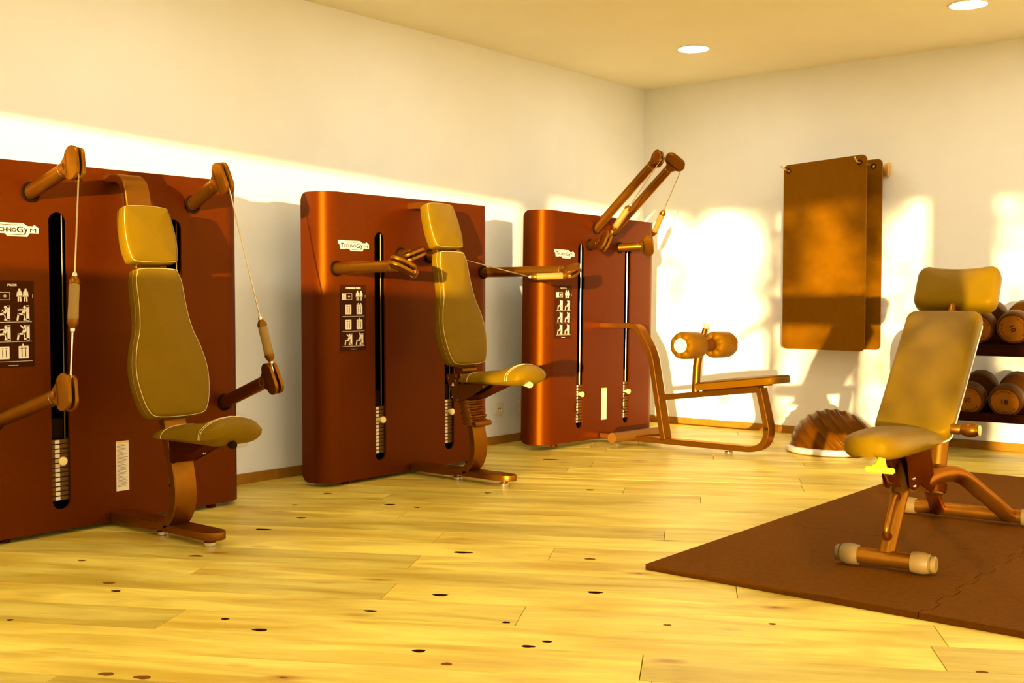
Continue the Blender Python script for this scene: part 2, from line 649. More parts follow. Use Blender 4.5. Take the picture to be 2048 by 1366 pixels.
def knots():
    rnd = random.Random(5)
    hv = math.radians(29.8)
    wdir = V((math.sin(hv), -math.cos(hv), 0))
    vdir = V((math.cos(hv), math.sin(hv), 0))
    spots = [(213, 1348, 30), (285, 1355, 34), (392, 1112, 30), (780, 1009, 22), (1056, 1293, 26), (1094, 1283, 20), (218, 1166, 24), (232, 1182, 18),
             (450, 1238, 16), (925, 1105, 38), (838, 1302, 26), (893, 1328, 22), (164, 1121, 16), (602, 1036, 18), (527, 1059, 34), (590, 1010, 12),
             (834, 1015, 12), (520, 1260, 30), (1180, 1118, 22), (741, 1222, 26), (20, 1240, 12), (1012, 1245, 16), (1102, 919, 30), (975, 986, 14),
             (1180, 980, 16), (1964, 1344, 22), (1335, 1250, 16), (1545, 1248, 14), (1098, 919, 26), (655, 987, 18), (1560, 1075, 10), (1190, 1185, 30), (880, 1190, 30)]
    for u, v, L in spots:
        g = ground(u, v)
        dist = (g - CAM).length
        hl = L * dist / 2231.4 / 2
        hw = hl * rnd.uniform(.30, .55) / max(.25, 1.2 / dist * 2.2)
        hw = max(.006, min(hw, .014))
        bm = bmesh.new()
        n = 14
        ph = rnd.uniform(0, 6)
        vs_ = []
        for k in range(n):
            a = 2 * PI * k / n
            r = 1 + .10 * math.sin(3 * a + ph) + .08 * math.sin(5 * a + 2 * ph)
            vs_.append(bm.verts.new(wdir * (hl * r * math.cos(a)) + vdir * (hw * r * math.sin(a))))
        top = bm.faces.new(vs_)
        r_ = bmesh.ops.extrude_face_region(bm, geom=[top])
        for e in r_['geom']:
            if isinstance(e, bmesh.types.BMVert):
                e.co.z -= .002
        o = link('wood_knot', bm, 'knot_dark' if rnd.random() < .6 else 'knot_brown', floor, smooth=False)
        o.location = (g.x, g.y, .0007)


knots()


def trim():
    def run(name, a, b, axis):
        bm = bmesh.new()
        if axis == 'x':
            box(bm, ((a + b) / 2, -.0075, .0275), (b - a, .015, .055))
        else:
            box(bm, (-.0075, (a + b) / 2, .0275), (.015, abs(b - a), .055))
        bevel_bm(bm, .002, 1)
        return bm
    b0 = struct(link('baseboard_left', run('b', -3.722, -.016, 'x'), 'base_wood', smooth=False))
    link('board', run('b', XW, -3.726, 'x'), 'base_wood', b0, smooth=False)
    struct(link('baseboard_back', run('b', YS, -.001, 'y'), 'base_wood', smooth=False))


trim()


# ------------------------------------------------------------------ cable machines
HW, HT, Z0 = .672, 1.557, .020


def housing(root):
    bm = bmesh.new()
    rc, depth, th = .100, .185, .012
    fr = Fr((0, 0, 0), (1, 0, 0), (0, 0, 1))          # normal = -Y (outward)
    slots = [stadium(.080, 1.249, -.273, .7325), stadium(.080, 1.249, .285, .7325)]
    xe = HW - rc
    plate(bm, [(-xe, Z0), (xe, Z0), (xe, HT), (-xe, HT)], fr, -th, 0, slots)
    # wrapped corners and sides with rounded rear corners
    rr = .045
    for s in (-1, 1):
        prof = []
        for k in range(13):
            a = k / 12 * PI / 2
            prof.append((s * (xe + rc * math.sin(a)), -rc + rc * math.cos(a), HT, Z0))
        for d in (-.10, -.12, depth * -1 + rr):
            prof.append((s * HW, d, HT, Z0))
        for k in range(1, 9):
            a = k / 8 * PI / 2
            off = rr * (1 - math.cos(a))
            prof.append((s * HW, -depth + rr - rr * math.sin(a), HT - off, Z0 + off))
        outer, inner = [], []
        for x, d, zt, zb in prof:
            outer.append((bm.verts.new(P(x, d, zb)), bm.verts.new(P(x, d, zt))))
        for i, (x, d, zt, zb) in enumerate(prof):
            if d > -rc + 1e-6:
                a = min(i, 12) / 12 * PI / 2
                ix, idp = s * (xe + (rc - th) * math.sin(a)), -rc + (rc - th) * math.cos(a)
            else:
                ix, idp = x - s * th, d
            inner.append((bm.verts.new(P(ix, idp, zb)), bm.verts.new(P(ix, idp, zt))))
        for i in range(len(prof) - 1):
            for A, B in ((outer[i], outer[i + 1]), (inner[i + 1], inner[i])):
                bm.faces.new((A[0], B[0], B[1], A[1]))
            bm.faces.new((outer[i][1], outer[i + 1][1], inner[i + 1][1], inner[i][1]))
            bm.faces.new((outer[i][0], inner[i][0], inner[i + 1][0], outer[i + 1][0]))
        bm.faces.new((outer[-1][0], outer[-1][1], inner[-1][1], inner[-1][0]))
    bmesh.ops.remove_doubles(bm, verts=bm.verts, dist=.0002)
    h = link('housing', bm, 'bronze_panel', root, angle=30)
    # rear cover, top and bottom closing panels
    bm = bmesh.new()
    box(bm, P(0, -.150, (HT + Z0) / 2), (2 * HW - .03, .02, HT - Z0 - .10))
    box(bm, P(0, -.085, HT - .02), (2 * HW - .20, .12, .012))
    box(bm, P(0, -.085, Z0 + .02), (2 * HW - .20, .12, .012))
    link('rear_cover', bm, 'black_plastic', root, smooth=False)
    for su in (-.5, .5):
        for d in (-.04, -.14):
            link('levelling_foot', lathe(bmesh.new(), [(.022, -.001), (.022, .012), (.008, .014), (.008, .045)], P(su, d, .001), (0, 0, 1), 16), 'dark_metal', root)
    return h


WP = None


def stacks(root, pins, cords=False, rod=.0035):
    global WP, WS
    for side, uc in ((0, -.273), (1, .285)):
        bm = bmesh.new()
        fr = Fr((0, 0, 0), (1, 0, 0), (0, 0, 1))
        w, zb, zt, d = .16, .085, 1.38, .125
        for c, s in (((uc - w / 2, -.012 - d / 2), (.004, d)), ((uc + w / 2, -.012 - d / 2), (.004, d))):
            box(bm, P(c[0], c[1], (zb + zt) / 2), (s[0], s[1], zt - zb))
        box(bm, P(uc, -.012 - d, (zb + zt) / 2), (w, .004, zt - zb))
        box(bm, P(uc, -.012 - d / 2, zb), (w, d, .004))
        box(bm, P(uc, -.012 - d / 2, zt), (w, d, .004))
        link('slot_liner', bm, 'black_void', root, smooth=False)
        n = 13
        z0, pitch = .142, .0200
        for k in range(n):
            if WP is None:
                WP = link('weight_plate', bbox((0, 0, 0), (.13, .085, .0182), .002, 1), 'weight_iron', root)
                wp = WP
                WS = link('weight_sticker', bbox((-.006, -.0428, 0), (.021, .0012, .0150), .0004, 1), 'print_white', wp)
            else:
                wp = WP.copy(); COL.objects.link(wp); wp.parent = root
                ws = WS.copy(); COL.objects.link(ws); ws.parent = wp
            wp.location = P(uc, -.062, z0 + (k + .5) * pitch)
        # top block of the stack with guide rods
        bm = bbox(P(uc, -.062, z0 + n * pitch + .045), (.06, .06, .085), .006)
        link('stack_head', bm, 'black_plastic', root)
        link('guide_rod', tube(bmesh.new(), [P(uc + .036, -.032, z0 + n * pitch), P(uc + .036, -.032, 1.375)], rod, 12), 'chrome' if cords else 'rod_steel', root)
        pz = pins[side]
        bm = lathe(bmesh.new(), [(.005, -.02), (.005, .018), (.010, .019), (.011, .030), (.008, .032), (.016, .036), (.0185, .042), (.0185, .050), (.015, .054), (0, .055)], P(uc - .006, -.02, pz), (0, -1, 0), 20)
        link('selector_pin', bm, 'pin_yellow', root)
        if cords:
            pts = [P(uc - .006 - .05 * math.sin(PI * t / 12), .012 - .012 * t / 12, pz - .16 * t / 12) for t in range(13)]
            pts = [P(uc - .006, .02, pz)] + pts[1:]
            link('pin_cord', tube(bmesh.new(), smooth_open(pts, 2), .0022, 8), 'black_plastic', root)


def logo(root):
    fr = Fr(P(-.4665, 0, 1.276), (1, 0, 0), (0, 0, 1))
    o = [(-.1095, .027), (.045, .027), (.062, .016), (.088, .016), (.092, .022), (.1095, .010), (.1095, -.012), (.072, -.012), (.062, -.027), (-.020, -.027), (-.032, -.016), (-.058, -.016), (-.064, -.019), (-.092, -.019), (-.098, .004), (-.1095, .012)]
    pl = link('logo_plate', plate(bmesh.new(), o, fr, .0003, .0026), 'logo_white', root, smooth=False)
    f2 = Fr(fr.p(0, 0, .0026), fr.x, fr.y)
    text_obj('logo_lettering', 'T', Fr(f2.p(-.083, .001), f2.x, f2.y), .026, .020, 'print_dark', pl, lift=.0002, bold=.022)
    text_obj('logo_lettering', 'ECHNO', Fr(f2.p(-.026, -.001), f2.x, f2.y), .018, .083, 'print_dark', pl, lift=.0002, bold=.022)
    text_obj('logo_lettering', 'G', Fr(f2.p(.030, .001), f2.x, f2.y), .026, .026, 'print_dark', pl, lift=.0002, bold=.022)
    text_obj('logo_lettering', 'y', Fr(f2.p(.056, -.004), f2.x, f2.y), .024, .018, 'print_dark', pl, lift=.0002, bold=.022)
    text_obj('logo_lettering', 'M', Fr(f2.p(.086, -.001), f2.x, f2.y), .018, .026, 'print_dark', pl, lift=.0002)
    bm = bmesh.new()
    stroke(bm, f2, [(-.098, .0195), (.030, .0195)], .0025, .0002, .0008)
    stroke(bm, f2, [(-.016, -.0205), (.048, -.0205), (.056, -.012)], .0025, .0002, .0008)
    link('logo_rule', bm, 'print_dark', pl, smooth=False)


def icon_seated(bm, fr, cx, cy, s, arm):
    st = lambda pts, w: stroke(bm, fr, [(cx + x * s, cy + y * s) for x, y in pts], w * s, .0004, .0010)
    st([(.30, -.42), (.30, .40)], .20)                 # back of the machine
    st([(.05, -.40), (.34, -.40)], .10)
    st([(.20, .40), (.34, .40)], .08)
    st([(.02, .02), (.12, .20)], .20)                  # torso
    st([(.10, .36), (.12, .40)], .16)                  # head
    st([(.02, -.06), (-.30, -.08), (-.36, -.42)], .11)  # leg
    st([(.04, -.05), (.10, -.34)], .07)
    if arm == 0:
        st([(.06, .22), (-.10, .06), (-.06, .20)], .08)
    elif arm == 1:
        st([(.06, .22), (-.30, .20)], .08)
    elif arm == 2:
        st([(.06, .22), (-.16, .42)], .08)
    else:
        st([(.06, .24), (.0, .50)], .08)


def icon_front(bm, bd, fr, cx, cy, s, arm):
    plate(bm, rrect(.66 * s, .80 * s, .04 * s, cx, cy), fr, .0004, .0010)
    for dx in (-.12, .12):
        stroke(bd, fr, [(cx + dx * s, cy - .26 * s), (cx + dx * s, cy + .16 * s)], .05 * s, .0011, .0014)
        stroke(bd, fr, [(cx + dx * s - .06 * s, cy + .26 * s), (cx + dx * s + .06 * s, cy + .26 * s)], .05 * s, .0011, .0014)
    if arm:
        for dx in ((-.14, .14) if arm == 1 else (-.04,)):
            stroke(bm, fr, [(cx + dx * s, cy + .38 * s), (cx + dx * s, cy + .50 * s)], .10 * s, .0004, .0010)


def placard(root, title, kinds):
    """Dark instruction panel: title, muscle figures, six exercise icons in three ruled rows."""
    w, h = .183, .352
    fr0 = Fr(P(-.4725, 0, .8935), (1, 0, 0), (0, 0, 1))
    pl = link('placard', plate(bmesh.new(), rrect(w, h, .004), fr0, .0003, .0022), 'placard_dark', root, smooth=False)
    fr = Fr(fr0.p(0, 0, .0022), fr0.x, fr0.y)
    text_obj('placard_title', title, Fr(fr.p(0, .158), fr.x, fr.y), .0095, .0105 * len(title) * .72, 'print_white', pl, bold=.02)
    text_obj('placard_footer', 'technogym.com', Fr(fr.p(0, -.168), fr.x, fr.y), .005, .040, 'print_white', pl)
    # muscle figures and the setting symbol
    for cx in (.030, .056):
        bm = bmesh.new()
        st = lambda pts, ww: stroke(bm, fr, [(cx + x, .119 + y * .86) for x, y in pts], ww, .0004, .0010)
        st([(0, .022), (0, .026)], .008)
        st([(0, -.004), (0, .014)], .014)
        st([(-.008, .012), (-.010, -.008)], .004)
        st([(.008, .012), (.010, -.008)], .004)
        st([(-.004, -.008), (-.005, -.030)], .006)
        st([(.004, -.008), (.005, -.030)], .006)
        link('muscle_figure', bm, 'print_white', pl, smooth=False)
    bm = bmesh.new()
    plate(bm, rrect(.030, .034, .001, -.066, .112), fr, .0004, .0010)
    link('setting_block', bm, 'print_white', pl, smooth=False)
    bm = bmesh.new()
    for a, b in (((-.050, .128), (-.010, .128)), ((-.050, .098), (-.010, .098)), ((-.010, .098), (-.010, .128))):
        stroke(bm, fr, [a, b], .0018, .0004, .0010)
    stroke(bm, fr, [(-.036, .113), (-.024, .113)], .005, .0004, .0010)
    stroke(bm, fr, [(-.030, .108), (-.030, .118)], .005, .0004, .0010)
    stroke(bm, fr, [(.0855, .106), (.0855, .120)], .0018, .0004, .0010)
    link('setting_symbol', bm, 'print_white', pl, smooth=False)
    for r in range(3):
        cy = .044 - r * .080
        bm = bmesh.new()
        stroke(bm, fr, [(-.076, cy - .036), (.080, cy - .036)], .0016, .0004, .0010)
        link('placard_rule', bm, 'print_white', pl, smooth=False)
        for c, cx in enumerate((-.036, .044)):
            bm = bmesh.new(); bd = bmesh.new()
            k = kinds[r]
            if k == 'front':
                icon_front(bm, bd, fr, cx, cy, .064, c * (1 if r == 0 else 2))
            else:
                icon_seated(bm, fr, cx, cy, .066, k + c)
            p = link('pictogram', bm, 'print_white', pl, smooth=False)
            if len(bd.verts):
                link('pictogram_lines', bd, 'print_dark', pl, smooth=False)
            else:
                bd.free()


def notice(root):
    fr0 = Fr(P(.012, 0, .2595), (1, 0, 0), (0, 0, 1))
    pl = link('notice_label', plate(bmesh.new(), rrect(.062, .220, .002), fr0, .0003, .0014), 'print_white', root, smooth=False)
    fr = Fr(fr0.p(0, 0, .0014), fr0.x, fr0.y)
    bm = bmesh.new()
    plate(bm, [(-.030, .1005), (.030, .1005), (.030, .109), (-.030, .109)], fr, .0001, .0004)
    link('warning_stripe', bm, 'print_yellow', pl, smooth=False)
    bm = bmesh.new()
    rnd = random.Random(3)
    for k in range(34):
        y = .094 - k * .0056
        stroke(bm, fr, [(-.026, y), (-.026 + rnd.uniform(.024, .052), y)], .0016, .0001, .0004)
    link('label_text', bm, 'weight_iron', pl, smooth=False)


def arm(root, hole, head, cable, long_axis=None, tube_mat='bronze_metal', rad=.030):
    """Swivel arm: socket ring in the panel, tube, and a two-plate pulley head."""
    hole, head = V(hole), V(head)
    a = (head - hole).normalized()
    link('arm_socket', lathe(bmesh.new(), [(.031, .0), (.040, .0), (.042, .004), (.040, .008), (.034, .009), (.032, .004), (.031, .0)], hole, (0, -1, 0), 28, False), 'black_plastic', root)
    cable = V(cable).normalized()
    la = V(long_axis) if long_axis is not None else cable
    la = (la - a * la.dot(a)).normalized()
    nrm = la.cross(a).normalized()
    L, W = .146, .078
    join = head - a * (W / 2 + .016)
    bm = bmesh.new()
    tube(bm, [hole - a * .03, join - a * .0], rad, 24)
    t = link('arm_tube', bm, tube_mat, root)
    link('collar_ring', tube(bmesh.new(), [join - a * .018, join - a * .0165], rad + .0008, 24), 'chrome', t)
    fr = Fr(head, la, a, nrm)
    # outline: stadium along the long axis with a filleted neck towards the arm
    o = []
    hl, hw = L / 2, W / 2
    nk = rad * .98
    o += [(nk, -hw - .020), (nk + .002, -hw - .012), (nk + .010, -hw - .003), (hl - hw * .75, -hw * .92)]
    for k in range(1, 13):
        an = -PI / 2 + PI * k / 13
        o.append((hl - hw + hw * math.cos(an) * 1.0, hw * math.sin(an)))
    o += [(hl - hw, hw), (-hl + hw, hw)]
    for k in range(1, 13):
        an = PI / 2 + PI * k / 13
        o.append((-hl + hw + hw * math.cos(an), hw * math.sin(an)))
    o += [(-hl + hw * .75, -hw * .92), (-nk - .010, -hw - .003), (-nk - .002, -hw - .012), (-nk, -hw - .020)]
    bm = bmesh.new()
    for s in (-1, 1):
        b2 = bmesh.new()
        t0, t1 = (.0065, .0225)
        plate(b2, o, fr, s * t0, s * t1)
        bmesh.ops.recalc_face_normals(b2, faces=b2.faces)
        edges = [e for e in b2.edges if len(e.link_faces) == 2 and e.calc_face_angle(0) > 1.0]
        bmesh.ops.bevel(b2, geom=edges, offset=.003, segments=2, profile=.6, affect='EDGES')
        me = bpy.data.meshes.new('tmp'); b2.to_mesh(me); b2.free()
        bm.from_mesh(me); bpy.data.meshes.remove(me)
    tube(bm, [join - a * .004, join + a * .012], [rad + .0006, rad * .93], 24)
    h = link('pulley_head', bm, tube_mat, root)
    link('pulley_wheel', lathe(bmesh.new(), [(.026, -.005), (.033, -.005), (.029, 0), (.033, .005), (.026, .005)], head, nrm, 24), 'black_plastic', h)
    return fr


def cable_line(root, pts):
    link('cable', tube(bmesh.new(), pts, .0032, 8), 'chrome', root)


def handle(root, a, b):
    """Rubber hand grip between points a and b with end caps and chrome eyes."""
    a, b = V(a), V(b)
    ax = (b - a).normalized()
    L = (b - a).length
    pr = [(.0145, .030), (.0185, .034), (.0205, .05), (.0195, L * .5), (.0205, L - .05), (.0185, L - .034), (.0145, L - .030)]
    h = link('hand_grip', lathe(bmesh.new(), pr, a, ax, 20), 'grip_rubber', root)
    for o, d in ((a, ax), (b, -ax)):
        link('grip_cap', lathe(bmesh.new(), [(.0, .004), (.010, .005), (.014, .012), (.0215, .027), (.0215, .036), (.017, .038)], o, d, 20), 'bronze_metal', h)
        link('chrome_eye', lathe(bmesh.new(), [(0, -.012), (.007, -.010), (.010, -.002), (.010, .006), (.006, .010)], o, d, 14), 'chrome', h)


def pad_pair(root, head, back, hw_scale=1.0):
    """Head pad and waisted back pad; head/back: ((d,z) top, (d,z) bottom) of the front faces."""
    def frame(top, bot):
        t, b = P(0, *top), P(0, *bot)
        y = (t - b).normalized()
        return Fr(b, (1, 0, 0), y), (t - b).length
    fr, L = frame(*head)
    o = smooth_closed([(-.085, 0.000), (.085, 0.000), (.116, .03), (.124, L * .45), (.112, L - .035), (.082, L), (-.082, L), (-.112, L - .035), (-.124, L * .45), (-.116, .03)], 5)
    hd = link('headrest', cushion(o, fr, .066, .022, .010), 'pad_leather', root)
    ring = inset(o, .006)
    link('stitching', tube(bmesh.new(), [fr.p(x, y, -.0085) for x, y in ring], .0012, 6, closed=True), 'stitch', hd)
    fr, L = frame(*back)
    k = L / .625
    o = smooth_closed([(-.095, 0), (.095, 0), (.146, .035 * k), (.170, .12 * k), (.175, .20 * k), (.158, .29 * k), (.130, .37 * k), (.118, .46 * k), (.114, .56 * k), (.104, .60 * k), (.080, L), (-.080, L), (-.104, .60 * k), (-.114, .56 * k), (-.118, .46 * k), (-.130, .37 * k), (-.158, .29 * k), (-.175, .20 * k), (-.170, .12 * k), (-.146, .035 * k)], 4)
    bk = link('backrest', cushion(o, fr, .072, .024, .010), 'pad_leather', root)
    for d, z in ((.006, -.0085), (.001, -.030)):
        link('stitching', tube(bmesh.new(), [fr.p(x, y, z) for x, y in inset(o, d)], .0012, 6, closed=True), 'stitch', bk)
    return fr


def saddle(root, z0, lever='pin_yellow'):
    """Cantilever seat: lofted saddle, low waist and raised nose. z0 = height of the rear underside."""
    #      d     hw    bottom  top   (relative z)
    sec = [(.400, .050, .010, .020), (.408, .090, .003, .038), (.430, .112, .000, .050), (.480, .120, .000, .060), (.560, .120, .000, .068), (.640, .120, .000, .076),
           (.700, .124, .000, .090), (.750, .130, .000, .106), (.790, .131, .000, .114), (.825, .126, .006, .112), (.850, .112, .020, .100), (.864, .075, .038, .080)]
    bm = bmesh.new()
    rings = []
    n = 28
    for d, hw, zb, zt in sec:
        ring = []
        for k in range(n):
            a = 2 * PI * k / n
            c, s = math.cos(a), math.sin(a)
            e = .62
            x = hw * (abs(c) ** e) * (1 if c >= 0 else -1)
            y = (abs(s) ** e) * (1 if s >= 0 else -1)
            zz = (zb + zt) / 2 + (zt - zb) / 2 * y
            if s > 0:      # sides of the front roll droop, middle stays proud
                zz -= .020 * (abs(x) / .13) ** 2 * (1 if d < .7 else 1.3)
            ring.append(bm.verts.new(P(x, d, z0 + zz)))
        rings.append(ring)
    for i in range(len(rings) - 1):
        for k in range(n):
            bm.faces.new((rings[i][k], rings[i][(k + 1) % n], rings[i + 1][(k + 1) % n], rings[i + 1][k]))
    bm.faces.new(rings[0]); bm.faces.new(rings[-1])
    bm.normal_update()
    s = link('seat', bm, 'pad_leather', root, angle=60)
    for i, off in ((8, 0), (8, .012), (3, 0)):
        pts = [v for v in rings_coords(sec, i, z0, off)]
        link('stitching', tube(bmesh.new(), pts, .0012, 6), 'stitch', s)
    link('seat_lever', lathe(bmesh.new(), [(.010, -.05), (.014, 0), (.017, .02), (.013, .032), (0, .034)], P(-.03, .835, z0 + .012), (-.15, -1, -.10), 16), lever, s)
    return s


def rings_coords(sec, i, z0, off):
    d, hw, zb, zt = sec[i]
    d += off
    pts = []
    for k in range(-1, 16):
        a = PI * k / 14
        c, sn = math.cos(a), math.sin(a)
        e = .62
        x = (hw + .0008) * (abs(c) ** e) * (1 if c >= 0 else -1)
        y = (abs(sn) ** e) * (1 if sn >= 0 else -1)
        zz = (zb + zt) / 2 + (zt - zb) / 2 * y + (.0008 if sn > 0 else 0)
        if sn > 0:
            zz -= .020 * (abs(x) / .13) ** 2 * (1 if d < .7 else 1.3)
        pts.append(P(x, d + .018 * (c * c) * (1 if i == 3 else -1.2), z0 + zz))
    return pts


def levelling(root, d, z=.032, u=0.0):
    link('levelling_foot', lathe(bmesh.new(), [(.026, .001), (.026, .014), (.022, .018), (.009, .019), (.009, z + .006)], P(u, d, .0005), (0, 0, 1), 20), 'chrome', root)


def seat_tower(root, raised):
    """Curved top bracket, spine, foot and seat shared by both press machines."""
    # top bracket: bar leaves the panel, bends down behind the head pad
    if raised:
        path = fillet([(-.005, 1.512), (.125, 1.512), (.175, 1.36), (.215, 1.24)], [.07, .2])
    else:
        path = fillet([(-.005, 1.512), (.135, 1.512), (.168, 1.36), (.225, 1.12)], [.085, .2])
    link('top_bracket', strap(path, .118, .036), 'bronze_metal', root)
    # spine behind the pads, curving into the base
    z_top = 1.12 if not raised else 1.24
    path = smooth_open([(.222, z_top, 0), (.305, .82, 0), (.405, .48, 0), (.452, .325, 0), (.474, .225, 0), (.471, .150, 0), (.444, .092, 0), (.392, .056, 0), (.31, .045, 0), (.17, .044, 0), (.01, .044, 0)], 6)
    path = [V((q[0], q[1])) for q in path]
    link('spine', strap(path, .104, .040), 'bronze_metal', root)
    o = [(.36, -.050), (.48, -.052), (.66, -.048)]
    out = [(-.052, .40), (-.052, .64)]
    for k in range(1, 12):
        a = PI - PI * k / 12
        out.append((.052 * math.cos(a), .66 + .070 * math.sin(a)))
    out += [(.052, .64), (.052, .40)]
    fr = Fr(P(0, 0, 0), (1, 0, 0), P(0, 1, 0), (0, 0, 1))
    bm = plate(bmesh.new(), out, fr, .030, .062)
    bmesh.ops.recalc_face_normals(bm, faces=bm.faces)
    edges = [e for e in bm.edges if len(e.link_faces) == 2 and e.calc_face_angle(0) > 1.0]
    bmesh.ops.bevel(bm, geom=edges, offset=.004, segments=2, profile=.6, affect='EDGES')
    link('foot_tongue', bm, 'bronze_metal', root)
    levelling(root, .655)
    levelling(root, .325, .028)


def press_machine(xc, yf):
    r = thing('cable_machine', 'tall bronze cable machine with PRESS placard and four stubby angled pulley arms', 'exercise machine', (xc, yf, 0))
    housing(r)
    stacks(r, (.315, .33))
    logo(r)
    placard(r, 'PRESS', [0, 1, 'front'])
    notice(r)
    heads = {}
    for s in (-1, 1):
        t = V(P(s * .351, .285, 1.53)); b = V(P(s * .488, .446, .640))
        c = (b - t).normalized()
        arm(r, P(s * .387, 0, 1.432), t, c)
        arm(r, P(s * .556, 0, .502), b, -c)
        ta = (t - V(P(s * .387, 0, 1.432))).normalized()
        ba = (b - V(P(s * .556, 0, .502))).normalized()
        p0 = t + c * .055 + ta * .028
        p1 = b - c * .055 + ba * .020
        if s < 0:
            f0, f1 = .505, .775
        else:
            f0, f1 = .735, .985
        h0, h1 = p0.lerp(p1, f0), p0.lerp(p1, f1)
        cable_line(r, [p0 - c * .03, h0])
        cable_line(r, [h1, p1 + c * .03])
        handle(r, h0, h1)
    seat_tower(r, False)
    pad_pair(r, ((.235, 1.392), (.303, 1.150)), ((.314, 1.128), (.466, .512)))
    s = saddle(r, .418, 'black_plastic')
    # seat bracket: two side cheeks and sloping underside
    fr = Fr(P(-.05, 0, 0), P(0, 1, 0), (0, 0, 1), (1, 0, 0))
    o = [(.455, .425), (.462, .326), (.485, .322), (.72, .425)]
    bm = bmesh.new()
    plate(bm, o, fr, -.004, .000); plate(bm, o, fr, .100, .104)
    link('seat_bracket', bm, 'dark_metal', r, smooth=False)
    link('bracket_web', strap([(.485, .328), (.71, .424)], .098, .006), 'dark_metal', r)
    link('bolt', lathe(bmesh.new(), [(.007, 0), (.007, .004), (0, .007)], P(0, .62, .372), P(0, .38, -.92), 12), 'chrome', r)
    return r


def overhead_machine(xc, yf):
    r = thing('cable_machine', 'tall bronze cable machine with OVERHEAD PRESS placard and raised seat', 'exercise machine', (xc, yf, 0))
    housing(r)
    stacks(r, (.332, .332))
    logo(r)
    placard(r, 'OVERHEAD PRESS', ['front', 'front', 2])
    for s in (-1, 1):
        o = V(P(s * .692, .592, 1.156)); i = V(P(s * .167, .16, 1.236))
        ho, hi = V(P(s * .589, 0, 1.154)), V(P(s * .116, 0, 1.238))
        arm(r, ho, o, (i - o), P(-s * .93, 0, -.37))
        arm(r, hi, i, (o - i), P(s * .93, 0, -.36))
        oa = (o - ho).normalized()
        h0 = o + P(-s * .058, .022, -.030)
        dirh = V(P(-s * .70, -.70, -.03))
        h1 = h0 + dirh.normalized() * .225
        p1 = i + P(s * .05, .02, -.02)
        cable_line(r, [h1, p1])
        cable_line(r, [o + P(-s * .03, .015, -.015), h0])
        handle(r, h0, h1)
    seat_tower(r, True)
    pad_pair(r, ((.200, 1.526), (.281, 1.280)), ((.292, 1.258), (.428, .640)))
    s = saddle(r, .540)
    # L-shaped cheeks, bellows over the spine
    o = [(.300, .575), (.308, .585), (.378, .585), (.392, .532), (.62, .545), (.575, .520), (.452, .455), (.375, .434), (.355, .440), (.335, .490)]
    fr = Fr(P(-.064, 0, 0), P(0, 1, 0), (0, 0, 1), (1, 0, 0))
    bm = bmesh.new()
    plate(bm, o, fr, -.005, 0); plate(bm, o, fr, .128, .133)
    sb = link('seat_bracket', bm, 'bronze_metal', r, smooth=False)
    for d, z in ((.318, .562), (.372, .575), (.368, .550), (.345, .462), (.385, .448), (.570, .530)):
        link('bolt', lathe(bmesh.new(), [(.006, 0), (.006, .003), (0, .005)], P(-.069, d, z), (-1, 0, 0), 12), 'chrome', sb)
    f3 = Fr(P(-.0692, .352, .530), P(0, 1, 0), (0, 0, 1), (-1, 0, 0))
    link('warning_mark', plate(bmesh.new(), [(-.010, -.008), (.010, -.008), (0, .012)], f3, 0, .0008), 'print_white', sb, smooth=False)
    link('bracket_web', strap([(.47, .455), (.68, .545)], .126, .008), 'dark_metal', r)
    # height tube with two bolts behind the seat
    link('height_tube', tube(bmesh.new(), [P(-.055, .395, .606), P(.060, .395, .606)], .017, 18), 'bronze_metal', r)
    prof, n = [], 60
    for k in range(n + 1):
        t = k / n
        prof.append((.424 + .052 * t + .008 * math.sin(t * 6 * 2 * PI), .478 - .165 * t))
    bm = bmesh.new()
    rows = []
    for d, z in prof:
        rows.append([bm.verts.new(P(-.062, d - .05, z)), bm.verts.new(P(-.062, d + .012, z)), bm.verts.new(P(-.056, d + .019, z)), bm.verts.new(P(.056, d + .019, z)), bm.verts.new(P(.062, d + .012, z)), bm.verts.new(P(.062, d - .05, z))])
    for i in range(n):
        for k in range(5):
            bm.faces.new((rows[i][k], rows[i][k + 1], rows[i + 1][k + 1], rows[i + 1][k]))
    link('bellows', bm, 'bronze_metal', r, angle=80)
    link('bellows_rim', tube(bmesh.new(), [P(-.066, .500, .322), P(.066, .500, .322)], .015, 16), 'bronze_metal', r)
    return r


